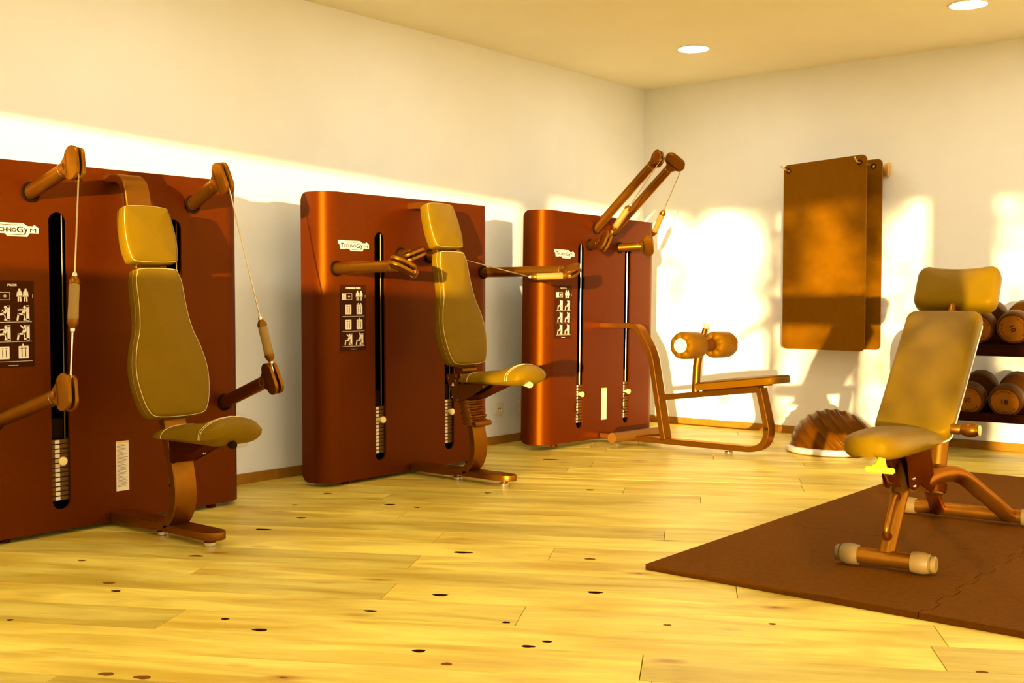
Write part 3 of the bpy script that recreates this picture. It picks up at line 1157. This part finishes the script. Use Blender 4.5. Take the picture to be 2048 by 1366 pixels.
def pull_machine(xc, yf, ang, tilt):
    r = thing('cable_machine', 'bronze cable machine with two long raised arms, roller pads and low seat', 'exercise machine', (xc, yf, .004), (0, tilt, ang))
    housing(r)
    stacks(r, (.340, .335), cords=True, rod=.0075)
    logo(r)
    placard(r, 'HIGH PULL', [3, 3, 3])
    notice(r)
    for s in (-1, 1):
        hl, ll = V(P(s * .108, 0, 1.470)), V(P(s * .107, .487, 1.909))
        hs, ss = V(P(s * .179, 0, 1.352)), V(P(s * .262, .182, 1.365))
        c = (ss - ll).normalized()
        arm(r, hl, ll, c)
        arm(r, hs, ss, -c)
        la, sa = (ll - hl).normalized(), (ss - hs).normalized()
        p0 = ll + (c - la * c.dot(la)).normalized() * .060 + la * .010
        p1 = ss - c * .060 + sa * .010
        h0 = p0.lerp(p1, .60)
        h1 = p0.lerp(p1, .97)
        if (h1 - h0).length > .215:
            h0 = h1 - (h1 - h0).normalized() * .215
        cable_line(r, [p0 - c * .02, h0])
        cable_line(r, [h1, p1 + c * .03])
        handle(r, h0, h1)
    fm = 'bronze_metal'
    link('front_post', strap(fillet([(-.005, .806), (.285, .806), (.405, .62), (.515, .052)], [.10, .35], 10), .090, .038), fm, r)
    link('base_bar', strap(fillet([(.01, .044), (1.275, .044), (1.262, .20), (1.205, .43)], [.17, .35], 12), .090, .036), fm, r)
    link('seat_rail', strap([(.470, .330), (1.205, .424)], .078, .038), fm, r)
    link('foot_roller', tube(bmesh.new(), [P(-.279, .272, .064), P(.279, .272, .064)], .034, 24), 'foot_rubber', r)
    link('roller_post', tube(bmesh.new(), [P(0, .735, .365), P(0, .742, .55), P(0, .765, .68)], .026, 20), fm, r)
    link('adjuster_stem', tube(bmesh.new(), [P(0, .765, .68), P(0, .800, .805)], .016, 16), fm, r)
    link('adjuster_cap', lathe(bmesh.new(), [(.014, 0), (.019, .004), (.019, .030), (.015, .036), (0, .037)], P(0, .798, .798), P(0, .035, .125), 18), 'pin_yellow', r)
    ax = link('roller_axle', tube(bmesh.new(), [P(-.305, .800, .690), P(.305, .800, .690)], .020, 18), fm, r)
    link('roller_hub', tube(bmesh.new(), [P(-.075, .800, .690), P(.075, .800, .690)], [.045, .045], 20), fm, r)
    for s in (-1, 1):
        bm = bmesh.new()
        n, L = 10, .215
        seg = 40
        prof = [(.030, 0), (.052, -.006), (.070, -.002), (.083, .012), (.087, .030), (.088, L / 2), (.087, L - .030), (.083, L - .012), (.070, L + .002), (.052, L + .006), (.030, L)]
        rings = []
        for rr_, hh in prof:
            ring = []
            for k in range(seg):
                a = 2 * PI * k / seg
                edge = 1 if (hh < .02 or hh > L - .02) else 0
                q = rr_ * (1 - .05 * edge * (abs(math.cos(a * 4)) ** 6))
                dz = (.012 * (abs(math.cos(a * 4)) ** 6) * (1 if hh < .02 else -1)) if edge and rr_ < .08 else 0
                ring.append(bm.verts.new(P(s * (.303 - hh - dz), .800 + q * math.cos(a), .690 + q * math.sin(a))))
            rings.append(ring)
        for i in range(len(rings) - 1):
            for k in range(seg):
                bm.faces.new((rings[i][k], rings[i][(k + 1) % seg], rings[i + 1][(k + 1) % seg], rings[i + 1][k]))
        bm.faces.new(rings[0]); bm.faces.new(rings[-1])
        rp = link('roller_pad', bm, 'pad_brown', r, angle=60)
        link('end_cap', lathe(bmesh.new(), [(.030, -.004), (.046, .002), (.044, .008), (.030, .010), (.026, .006), (0, .008)], P(s * .303, .800, .690), (s, 0, 0), 24), 'socket_plastic', rp)
    # seat pad: tapered slab, long axis outward, front slightly raised
    o0, o1 = P(0, .800, .450), P(0, 1.345, .520)
    y = (o1 - o0).normalized()
    fr = Fr(o0, (1, 0, 0), y)
    L = (o1 - o0).length
    fr = Fr(o0, (-1, 0, 0), y)
    if fr.n.z < 0:
        fr = Fr(o0, (1, 0, 0), y)
    o = smooth_closed([(-.10, 0), (.10, 0), (.128, .03), (.135, .25), (.140, L - .08), (.120, L - .012), (.08, L), (-.08, L), (-.120, L - .012), (-.140, L - .08), (-.135, .25), (-.128, .03)], 4)
    st = link('seat', cushion(o, fr, .052, .020, .010), 'pad_brown', r)
    link('piping', tube(bmesh.new(), [fr.p(x, yy, -.010) for x, yy in inset(o, .004)], .0022, 6, closed=True), 'dark_metal', st)
    link('seat_plate', strap([(.83, .400), (1.24, .4525)], .16, .012), 'dark_metal', r)
    link('bolt', lathe(bmesh.new(), [(.007, 0), (.007, .004), (0, .006)], P(-.081, .83, .412), (-1, 0, 0), 12), 'chrome', r)
    levelling(r, .985, .024)
    levelling(r, .12, .024)
    return r


press_machine(-4.975, -.472)
overhead_machine(-3.119, -.472)
pull_machine(-1.283, -.490, -.0073, .0187)


# ------------------------------------------------------------------ rubber mat of interlocking tiles
def rubber_mat():
    root = thing('rubber_mat', 'brown rubber floor mat of interlocking square tiles under the weight bench', 'mat', (-4.206, -2.705, 0))
    T = .022
    nx, ny = 3, 2

    def edge(a, b, amp, flip):
        """Zigzag of trapezoid tabs between two points (2D)."""
        a, b = V(a), V(b)
        t = (b - a).normalized()
        n = V((-t[1], t[0])) * amp
        L = (b - a).length
        pts = [a]
        if amp:
            m = 5
            for k in range(m):
                s = L * (k + .5) / m
                w = L / m
                pts += [a + t * (s - .30 * w), a + t * (s - .20 * w) + n, a + t * (s + .20 * w) + n, a + t * (s + .30 * w)]
        return pts
    for i in range(nx):
        for j in range(ny):
            x0, x1, y0, y1 = i * 1.0 + .0018, (i + 1) * 1.0 - .0018, -(j + 1) * 1.0 + .0018, -j * 1.0 - .0018
            if j == ny - 1:
                y0 -= .0
            A = .022
            o = []
            o += edge((x0, y0), (x1, y0), -A if j < ny - 1 else 0, 0)
            o += edge((x1, y0), (x1, y1), -A if i < nx - 1 else 0, 0)
            o += edge((x1, y1), (x0, y1), A if j > 0 else 0, 0)
            o += edge((x0, y1), (x0, y0), A if i > 0 else 0, 0)
            bm = bmesh.new()
            plate(bm, [(p[0], p[1]) for p in o], Fr((0, 0, 0), (1, 0, 0), (0, 1, 0), (0, 0, 1)), 0.0005, T)
            link('rubber_tile', bm, 'rubber_tile', root, smooth=False)


rubber_mat()


# ------------------------------------------------------------------ adjustable bench
def bench():
    ang = math.radians(4.0)
    r = thing('weight_bench', 'adjustable weight bench with olive pads and upright backrest on the rubber mat', 'bench', (-3.725, -3.417, .022), (0, 0, ang))
    Q = lambda x, y, z: V((x, y, z - .022))
    m = 'bronze_metal'

    def foot(x, half, z, rt, rb, name, yo=0.0):
        f = link(name, tube(bmesh.new(), [Q(x, yo - half, z), Q(x, yo + half, z)], rt, 24), m, r)
        for s in (-1, 1):
            bm = lathe(bmesh.new(), [(rt, -.034), (rb * .93, -.033), (rb, -.012), (rb * .99, .010), (rb * .86, .028), (rb * .62, .031), (rb * .62, .035), (rb * .76, .036), (rb * .76, .047), (rb * .66, .051), (0, .052)], Q(x, yo + s * half, z), (0, s, 0), 28)
            link('rubber_cap', bm, 'rubber_grey', f)
        return f
    foot(0, .128, .062, .029, .039, 'front_foot')
    foot(1.117, .255, .060, .029, .037, 'rear_foot', -.022)
    post = link('front_post', tube(bmesh.new(), [Q(.005, 0, .07), Q(.20, 0, .31), Q(.29, 0, .40)], .031, 24), m, r)
    a, b = V((.045, .118)), V((.150, .248))
    t = (b - a).normalized()
    nn = V((-t[1], t[0]))
    pth = [a - nn * 0, a + nn * .045 + t * .004, a + nn * .062 + t * .03, b + nn * .062 - t * .03, b + nn * .045 - t * .004, b]
    pts = [Q(p[0], 0, p[1]) for p in smooth_open([(q[0], q[1], 0) for q in pth], 5)]
    link('carry_handle', tube(bmesh.new(), pts, .011, 14), m, post)
    for q in (a, b):
        c = q + nn * .029
        link('weld_ring', lathe(bmesh.new(), [(.012, 0), (.018, .0), (.017, .006), (.012, .008)], Q(c[0], 0, c[1]), (nn[0], 0, nn[1]), 18), 'dark_metal', post)
    # head bracket: two cheek plates carrying seat and rear legs
    fr = Fr(Q(0, 0, 0), (1, 0, 0), (0, 0, 1), (0, -1, 0))
    o = [(.03, .462), (.34, .462), (.40, .40), (.47, .26), (.42, .245), (.27, .30), (.19, .285), (.135, .30), (.10, .40)]
    o = [(x, z) for x, z in o]
    for s in (-.048, .048):
        bm = plate(bmesh.new(), o, fr, s - .003, s + .003)
        ck = link('cheek_plate', bm, 'dark_metal', r, smooth=False)
        for x, z in ((.075, .438), (.150, .335), (.165, .305)):
            link('bolt', lathe(bmesh.new(), [(.008, 0), (.008, .006), (.005, .010), (0, .011)], Q(x, -s * 1.06, z), (0, -1 if s > 0 else 1, 0), 14), 'chrome', ck)
    # rear legs: arched pair from the hub to the rear foot
    for s in (-1, 1):
        yl = .100 if s > 0 else -.195
        pts = smooth_open([Q(.37, yl * .08, .280), Q(.52, yl * .22, .298), Q(.68, yl * .45, .282), Q(.86, yl * .70, .19), Q(1.10, yl, .062)], 7)
        link('rear_leg', tube(bmesh.new(), pts, .032, 22), m, r)
    # slide column under the backrest
    link('column', tube(bmesh.new(), [Q(.660, 0, .235), Q(.735, 0, .50)], .038, 26), m, r)
    link('column_sleeve', tube(bmesh.new(), [Q(.650, 0, .212), Q(.654, 0, .224), Q(.660, 0, .245)], [.043, .046, .046], 26), 'dark_metal', r)
    link('column_cap', lathe(bmesh.new(), [(.036, 0), (.038, .010), (.030, .016), (0, .017)], Q(.650, 0, .214), (-.28, 0, -1), 24), 'bronze_metal', r)
    # backrest
    b0, b1 = Q(.285, 0, .497), Q(.768, 0, .954)
    y = (b1 - b0).normalized()
    fb = Fr(b0, (0, -1, 0), y)
    if fb.n.x > 0:
        fb = Fr(b0, (0, 1, 0), y)
    L = (b1 - b0).length
    o = rrect(.285, L, .040, 0, L / 2, 6)
    o = [(x * (1.0 + .05 * yy / L), yy) for x, yy in o]
    bk = link('backrest', cushion(o, fb, .058, .020, .006), 'pad_leather', r)
    oo = [(x * .985, L / 2 + (yy - L / 2) * .985) for x, yy in o]
    link('backing_board', plate(bmesh.new(), oo, fb, -.066, -.0585), 'logo_white', bk)
    link('back_rail', tube(bmesh.new(), [fb.p(0, .06, -.085), fb.p(0, L + .12, -.085)], .018, 14), m, bk)
    # headrest: wider top, dipped upper edge
    h0, h1 = Q(.875, 0, .972), Q(.985, 0, 1.148)
    y = (h1 - h0).normalized()
    fh = Fr(h0, fb.x, y)
    H = (h1 - h0).length
    o = rrect(.338, H, .046, 0, H / 2, 6)
    up = [(x, yy) for x, yy in o]
    # extra points along the straight edges so the dip of the upper edge shows
    dense = []
    for i in range(len(up)):
        p, q = V(up[i]), V(up[(i + 1) % len(up)])
        ns = max(1, int((q - p).length / .03))
        for k in range(ns):
            w_ = p.lerp(q, k / ns)
            dense.append((w_[0], w_[1] - (.014 * max(0, 1 - (w_[0] / .13) ** 2) if w_[1] > H * .9 and ns > 2 else 0)))
    o = dense
    hd = link('headrest', cushion(o, fh, .085, .034, .006, .02), 'pad_leather', r)
    link('head_bracket', tube(bmesh.new(), [fb.p(0, L - .05, -.085), fh.p(0, .06, -.09)], .014, 12), m, hd)
    # seat: saddle with a grooved nose
    sec = [(-.232, .030, .470, .500), (-.228, .058, .455, .520), (-.214, .078, .444, .531), (-.180, .094, .438, .537), (-.120, .106, .436, .538), (-.03, .120, .436, .536), (.07, .132, .438, .532), (.16, .140, .442, .526), (.23, .140, .448, .518), (.265, .128, .456, .510), (.278, .090, .468, .500)]
    bm = bmesh.new()
    rings = []
    n = 36
    for si, (x, hw, zb, zt) in enumerate(sec):
        ring = []
        for k in range(n):
            a_ = 2 * PI * k / n
            c, s_ = math.cos(a_), math.sin(a_)
            e = .68
            yy = hw * (abs(c) ** e) * (1 if c >= 0 else -1)
            q = (abs(s_) ** e) * (1 if s_ >= 0 else -1)
            zz = (zb + zt) / 2 + (zt - zb) / 2 * q
            g = math.exp(-((yy - .030) / .011) ** 2) * max(0, min(1, (-x - .04) / .12)) * (0 if si < 2 else 1)
            if s_ > 0:
                zz -= .012 * g + .012 * (yy / .13) ** 2
            else:   # nose cut-out around the lever
                zz += .040 * math.exp(-((yy + .01) / .030) ** 2) * max(0, min(1, (-x - .10) / .06)) * (0 if si < 2 else 1)
            ring.append(bm.verts.new(Q(x + .012 * g, yy, zz)))
        rings.append(ring)
    for i in range(len(rings) - 1):
        for k in range(n):
            bm.faces.new((rings[i][k], rings[i][(k + 1) % n], rings[i + 1][(k + 1) % n], rings[i + 1][k]))
    bm.faces.new(rings[0]); bm.faces.new(rings[-1])
    st = link('seat', bm, 'pad_leather', r, angle=60)
    pts = [V(q) for q in []]
    link('seat_support', bbox(Q(.12, 0, .452), (.36, .085, .02), .004), 'dark_metal', r)
    # yellow lever with T grip, hanging under the nose
    bm = bmesh.new()
    tube(bm, [Q(-.045, 0, .452), Q(-.060, 0, .420), Q(-.072, 0, .400)], [.010, .016, .026], 16)
    lv = link('seat_lever', bm, 'handle_yellow', r)
    link('lever_bar', tube(bmesh.new(), [Q(-.075, -.052, .391), Q(-.075, -.046, .391), Q(-.075, .046, .391), Q(-.075, .052, .391)], [.006, .012, .012, .006], 16), 'handle_yellow', lv)
    link('lever_rod', tube(bmesh.new(), [Q(-.05, 0, .40), Q(.02, 0, .34), Q(.12, 0, .31)], .005, 10), 'chrome', lv)
    link('nose_bracket', strap([(-.06, .455), (.0, .40), (.10, .31)], .05, .006, place=lambda u, d, z: Q(d, u, z)), 'dark_metal', r)
    # side knob at the hinge
    kn = lathe(bmesh.new(), [(.012, -.10), (.012, -.03), (.020, -.028), (.020, .0), (.017, .006), (.024, .022), (.028, .038), (.025, .056), (.019, .064), (.018, .066), (.018, .070), (0, .071)], Q(.335, -.168, .507), (0, -1, 0), 24)
    kk = link('adjust_knob', kn, 'bronze_metal', r)
    link('knob_cap', lathe(bmesh.new(), [(.0205, 0), (.0205, .004), (0, .005)], Q(.335, -.2385, .507), (0, -1, 0), 20), 'pin_yellow', kk)
    return r


bench()


# ------------------------------------------------------------------ hanging exercise mats and their wall hooks
def hung_mats():
    def one(lab, left, right, zt_l, zt_r, zb, t, holes):
        l, rgt = V(left), V(right)
        x = (rgt - l)
        w = x.length
        root = thing('exercise_mat', lab, 'exercise mat', (0, 0, 0), group=None)
        fr = Fr((l.x, l.y, 0), (x.x, x.y, 0), (0, 0, 1))
        rr = .035
        o = []
        for cx, cz, a0 in ((w - rr, zt_r - rr, 0), (rr, zt_l - rr, 90), (rr, zb + rr, 180), (w - rr, zb + rr, 270)):
            for k in range(7):
                a = math.radians(a0 + 90 * k / 6)
                o.append((cx + rr * math.cos(a), cz + rr * math.sin(a)))
        hs = [[(hx + .011 * math.cos(2 * PI * k / 12), hz + .011 * math.sin(2 * PI * k / 12)) for k in range(12)] for hx, hz in holes]
        bm = plate(bmesh.new(), o, fr, -t / 2, t / 2, hs)
        # gentle sag so the sheet is not a perfect plane
        b = link('sheet', bm, 'mat_brown', root, smooth=False)
        for hx, hz in holes:
            g = tube(bmesh.new(), [fr.p(hx + .0145 * math.cos(2 * PI * k / 20), hz + .0145 * math.sin(2 * PI * k / 20), t / 2) for k in range(20)], .0045, 8, closed=True)
            link('eyelet', g, 'dark_metal', root)
        return root, fr
    one('brown exercise mat hanging in front of the other on wall hooks', (-.22, -1.324, 0), (-.30, -1.962, 0), 1.945, 1.966, .636, .012, [(.040, 1.902), (.595, 1.915)])
    one('brown exercise mat hanging behind the other against the wall', (-.115, -1.375, 0), (-.145, -2.010, 0), 1.935, 1.947, .641, .012, [(.050, 1.890), (.575, 1.900)])
    h = thing('wall_hook_rail', 'brass hook rail on the wall carrying the hanging exercise mats', 'hook rail', (0, 0, 0))
    link('rail', bbox((-.022, -1.66, 1.885), (.020, .72, .050), .004), 'brass', h)
    for y in (-1.35, -1.995):
        link('bracket', bbox((-.020, y, 1.885), (.038, .036, .100), .010, 2), 'brass', h)
    for y0, y1, tip in ((-1.363, -1.372, (0, .035, .030)), (-1.925, -1.917, (0, .012, .028))):
        xe = -.285 if y0 > -1.5 else -.345
        z = 1.902 if y0 > -1.5 else 1.913
        pts = [V((-.03, y0, z)), V((xe * .6, (y0 + y1) / 2, z)), V((xe, y1, z)), V((xe - .018, y1 + tip[1] * .5, z + tip[2] * .5)), V((xe - .022, y1 + tip[1], z + tip[2]))]
        pr = link('prong', tube(bmesh.new(), smooth_open(pts, 4), .0048, 12), 'brass', h)
        bm = bmesh.new()
        bmesh.ops.create_uvsphere(bm, u_segments=12, v_segments=8, radius=.008, matrix=Matrix.Translation(pts[-1]))
        link('prong_tip', bm, 'chrome', pr)


hung_mats()


# ------------------------------------------------------------------ balance dome
def bosu():
    cx, cy = -.760, -1.935
    r = thing('balance_trainer', 'brown ribbed half-ball balance trainer on a pale round platform', 'balance trainer', (cx, cy, 0))
    bm = lathe(bmesh.new(), [(.20, .004), (.275, .004), (.288, .010), (.293, .022), (.290, .036), (.280, .042), (.262, .044), (.20, .044)], (0, 0, 0), (0, 0, 1), 64)
    link('platform', bm, 'bosu_base', r)
    bm = bmesh.new()
    nu, nv = 180, 80
    ax = V((.25, -.62, .60)).normalized()
    rings = []
    for j in range(nv + 1):
        ph = (PI / 2) * j / nv
        ring = []
        for k in range(nu if j < nv else 1):
            th = 2 * PI * k / nu
            d = V((math.cos(th) * math.cos(ph), math.sin(th) * math.cos(ph), math.sin(ph)))
            an = math.acos(max(-1, min(1, d.dot(ax))))
            rib = max(0.0, math.sin(an * 27)) ** .7
            fade = min(1, an / .25) * min(1, j / 2)
            rr = 1 + .034 * rib * fade
            ring.append(bm.verts.new((d.x * .258 * rr, d.y * .258 * rr, .040 + d.z * .232 * rr)))
        rings.append(ring)
    for j in range(nv):
        a, b = rings[j], rings[j + 1]
        for k in range(nu):
            if len(b) == 1:
                bm.faces.new((a[k], a[(k + 1) % nu], b[0]))
            else:
                bm.faces.new((a[k], a[(k + 1) % nu], b[(k + 1) % nu], b[k]))
    bm.faces.new(rings[0])
    link('dome', bm, 'bosu_brown', r, angle=80)


bosu()


# ------------------------------------------------------------------ dumbbell rack and dumbbells
TILT = math.radians(15)
FRONT_X = -.455


def rack():
    y0, y1 = -2.33, -3.90
    r = thing('dumbbell_rack', 'dark steel two-tier dumbbell rack standing against the wall', 'rack', (0, 0, 0))
    yc, L = (y0 + y1) / 2, y0 - y1
    rot = Matrix.Rotation(-TILT, 4, 'Y')
    for zc, rise in ((.262, .031), (.668, .073)):
        # front lip, tray and rear rail (tilted to the front)
        link('front_lip', bbox((-.515, yc, zc - .002), (.035, L, .046), .003), 'rack_steel', r)
        tray = link('tray', bbox((-.34, yc, zc + rise), (.33, L, .010), .002, 1, Matrix.Rotation(-math.radians(-15) * -1, 4, 'Y')), 'rack_steel', r)
        link('cradle_rail', tube(bmesh.new(), [(-.515, y0 - .01, zc + .024), (-.515, y1 + .01, zc + .024)], .006, 10), 'rack_steel', r)
    for y in (y0, y1):
        fr = Fr((0, y, 0), (1, 0, 0), (0, 0, 1), (0, -1, 0))
        o = [(-.53, .02), (-.06, .02), (-.06, .80)]
        for k in range(9):
            a = PI / 2 + PI / 2 * k / 8
            o.append((-.36 + .17 * math.cos(a), .63 + .17 * math.sin(a)))
        link('side_panel', plate(bmesh.new(), o, fr, -.012, .012), 'rack_steel', r, smooth=False)
        link('floor_foot', bbox((-.295, y, .010), (.50, .05, .020), .003), 'rack_steel', r)


rack()


def dumbbell(y, z, num, rotn, lab, rad=.100):
    r = thing('dumbbell', lab, 'dumbbell', (FRONT_X, y, z), (0, -TILT, 0), 'dumbbells on the rack')
    # local: +x to the wall, front face at x = -.04
    for s, x0 in ((-1, 0.0), (1, .225)):
        bm = lathe(bmesh.new(), [(.060, -.044), (rad * .84, -.044), (rad * .86, -.050), (rad * .93, -.050), (rad, -.040), (rad, .032), (rad * .95, .042), (.04, .044)], (x0, 0, 0), (-s, 0, 0) if s > 0 else (1, 0, 0), 44)
        hd = link('head', bm, 'dumbbell_rubber', r)
        if s < 0:
            f = lathe(bmesh.new(), [(rad * .82, 0), (rad * .82, .003), (0, .003)], (-.0435, 0, 0), (-1, 0, 0), 40)
            link('face_disc', f, 'dumbbell_face', hd)
            fr = Fr((-.0465, 0, 0), (0, -1, 0), (0, 0, 1), (-1, 0, 0))
            x, yv = fr.x, fr.y
            cr, sr = math.cos(rotn), math.sin(rotn)
            f2 = Fr(fr.o, x * cr + yv * sr, yv * cr - x * sr, fr.n)
            text_obj('weight_number', num, f2, .030, .038, 'print_dark', hd, bold=.02)
            word = 'TECHNOGYM'
            for up in (1, -1):
                for i, ch in enumerate(word):
                    a = math.radians(90 - (i - 4) * 13) if up > 0 else math.radians(-90 + (i - 4) * 13)
                    p = f2.p(rad * .68 * math.cos(a), rad * .68 * math.sin(a))
                    ta = a - PI / 2 if up > 0 else a + PI / 2
                    cx_ = f2.x * math.cos(ta) + f2.y * math.sin(ta)
                    cy_ = f2.y * math.cos(ta) - f2.x * math.sin(ta)
                    text_obj('face_letter', ch, Fr(p, cx_, cy_, fr.n), .013, .010, 'print_dark', hd)
    link('grip', tube(bmesh.new(), [(.03, 0, 0), (.20, 0, 0)], .017, 18), 'chrome', r)


dumbbell(-2.705, .3745, '20', 0, 'brown dumbbell marked 20 half hidden by the bench backrest on the lower rack tier')
dumbbell(-2.925, .3745, '18', 0, 'round-headed brown dumbbell marked 18 on the lower rack tier')
dumbbell(-2.965, .824, '10', math.radians(-72), 'round-headed brown dumbbell marked 10 on the upper rack tier')
dumbbell(-2.755, .824, '12', math.radians(-20), 'brown dumbbell half hidden by the bench backrest on the upper rack tier')


# ------------------------------------------------------------------ sockets
def socket(loc, rotz, lab):
    r = thing('wall_socket', lab, 'socket', loc, (0, 0, rotz), 'wall sockets')
    link('frame', plate(bmesh.new(), rrect(.083, .083, .006), Fr((0, 0, 0), (1, 0, 0), (0, 0, 1)), 0, .009), 'socket_plastic', r)
    rim = lathe(bmesh.new(), [(.0245, .009), (.0245, .012), (.021, .012), (.0195, .0095), (0, .0095)], (0, 0, 0), (0, -1, 0), 28)
    link('well', rim, 'socket_plastic', r)
    for dx in (-.0095, .0095):
        link('pin_hole', lathe(bmesh.new(), [(.0036, .0), (.0036, .0008), (0, .0008)], (dx, -.0096, .002), (0, -1, 0), 12), 'print_dark', r)


socket((-1.823, 0, .241), 0, 'pale square wall socket beside the OVERHEAD PRESS machine')
socket((-1.565, 0, .241), 0, 'pale square wall socket half hidden behind the machine with long arms')
socket((-3.975, 0, .247), 0, 'pale square wall socket half hidden behind the PRESS machine')
socket((0, -.736, .221), -PI / 2, 'pale square wall socket under the low seat of the pulling machine')


# ------------------------------------------------------------------ ceiling lamps
def lamps():
    pts = []
    for x in (-1.07, -2.90, -4.75, -6.60, -8.45):
        for y in (-1.07, -2.85, -4.65, -6.45, -8.3):
            if x < -2 and y > -2:
                y -= .0
            pts.append((x, y))
    for i, (x, y) in enumerate(pts):
        lab = 'round white recessed ceiling lamp'
        if i == 0:
            lab = 'round recessed ceiling lamp near the corner of the two walls'
        elif i == 1:
            lab = 'round recessed ceiling lamp above the dumbbell rack'
        else:
            lab = 'round recessed ceiling lamp over the rest of the gym'
        r = thing('ceiling_lamp', lab, 'lamp', (x, y, HC), (0, 0, 0), 'recessed ceiling lamps')
        link('ring', lathe(bmesh.new(), [(.101, -.001), (.108, -.001), (.114, .003), (.114, .0045), (.101, .0048), (.101, -.001)], (0, 0, -.005), (0, 0, 1), 40, False), 'lamp_ring', r)
        link('diffuser', lathe(bmesh.new(), [(.1005, .0), (.1005, .004), (0, .004)], (0, 0, -.0035), (0, 0, 1), 40), 'lamp_glow', r)


lamps()


# ------------------------------------------------------------------ garden outside the windows
def garden():
    struct(link('ground_outside', box(bmesh.new(), (-45, -20, -.35), (68, 120, .2)), 'outside_stone', smooth=False))
    rnd = random.Random(21)
    slope = math.tan(SUN_EL) / math.cos(SUN_AZ)

    def leaves(bm, c, n, size, sx, sy, sz):
        for _ in range(n):
            p = V((c[0] + rnd.gauss(0, sx), c[1] + rnd.gauss(0, sy), c[2] + rnd.gauss(0, sz)))
            leaf(bm, p, size * rnd.uniform(.7, 1.3))

    def leaf(bm, p, s):
        a = V((rnd.gauss(0, 1), rnd.gauss(0, 1), rnd.gauss(0, 1))).normalized()
        b = a.orthogonal().normalized()
        q = [p + a * s * .6, p + b * s * .3, p - a * s * .6, p - b * s * .3]
        bm.faces.new([bm.verts.new(x) for x in q])

    def tree(label, base, crown_h, fill, branches):
        r = thing('garden_tree', label, 'tree', base, group='trees outside the windows')
        o = V(base)
        tr = bmesh.new()
        tube(tr, [(0, 0, -.1), (.03, .02, crown_h * .5), (0, .05, crown_h)], [.07, .055, .03], 10)
        link('trunk', tr, 'bark', r)
        bm = bmesh.new()
        fill(bm, o)
        f = link('foliage', bm, 'leaf', r, smooth=False)
        f['kind'] = 'stuff'
        for pts in branches:
            link('branch', tube(bmesh.new(), smooth_open([V(p) - o for p in pts], 4), .016, 8), 'bark', r)
    # airy tree before the tall window; its gaps dapple the far wall
    X = -13.0

    def at(y, z):       # crown point whose shade lands at (y, z) on the far wall
        return V((X, y + X * math.tan(SUN_AZ), z - X * slope))

    def fill_b(bm, o):
        for y, z, sy, sz, n in ((-.42, 1.66, .10, .07, 60), (-.75, 1.74, .2, .05, 60), (-1.10, 1.60, .05, .10, 60), (-1.27, 1.30, .05, .22, 130), (-1.30, 1.72, .12, .06, 60),
                                (-1.52, 1.72, .12, .05, 60), (-1.72, 1.62, .08, .09, 70), (-1.84, 1.34, .05, .18, 90), (-2.02, 1.62, .06, .07, 45), (-2.30, 1.72, .12, .04, 40), (-.30, 1.15, .04, .12, 30), (-1.05, 1.00, .04, .15, 40), (-2.9, 1.6, .2, .1, 80), (-3.3, 1.3, .3, .2, 120), (-1.8, .55, .35, .3, 330), (-2.9, .7, .35, .3, 260)):
            leaves(bm, at(y, z) - o, n, .10, .12, sy, sz)
    tree('airy tree outside the tall window with a slanting branch', (-13.0, -8.35, -.25), 2.6, fill_b,
         [[at(-1.55, 1.62), at(-1.85, 1.36), at(-2.05, 1.22), at(-2.30, .98)], [at(-1.30, 1.65), at(-1.26, 1.35), at(-1.38, 1.0)]])


garden()


# ------------------------------------------------------------------ unseen running machine, added to cast the dark band on the hanging mats
def shadow_caster():
    r = thing('shadow_caster', 'unseen shadow caster shaped as a running machine, added in front of the tall window', 'shadow_caster', (-6.85, -5.27, 0), (0, 0, math.radians(-4)))
    link('deck', bbox((-.75, 0, .10), (1.7, .75, .12), .02), 'dark_metal', r)
    link('belt', bbox((-.75, 0, .164), (1.55, .50, .006), .002, 1), 'rubber_tile', r)
    for s in (-1, 1):
        link('upright', tube(bmesh.new(), [(-.10, s * .35, .16), (0, s * .35, 1.10)], .030, 16), 'dark_metal', r)
        link('handrail', tube(bmesh.new(), smooth_open([(0, s * .35, 1.12), (-.25, s * .35, 1.10), (-.45, s * .35, 1.02)], 5), .020, 14), 'black_plastic', r)
    link('console', bbox((.0, 0, 1.215), (.07, .74, .22), .02), 'dark_metal', r)
    link('screen', bbox((-.036, 0, 1.225), (.004, .36, .15), .002, 1), 'black_plastic', r)


shadow_caster()
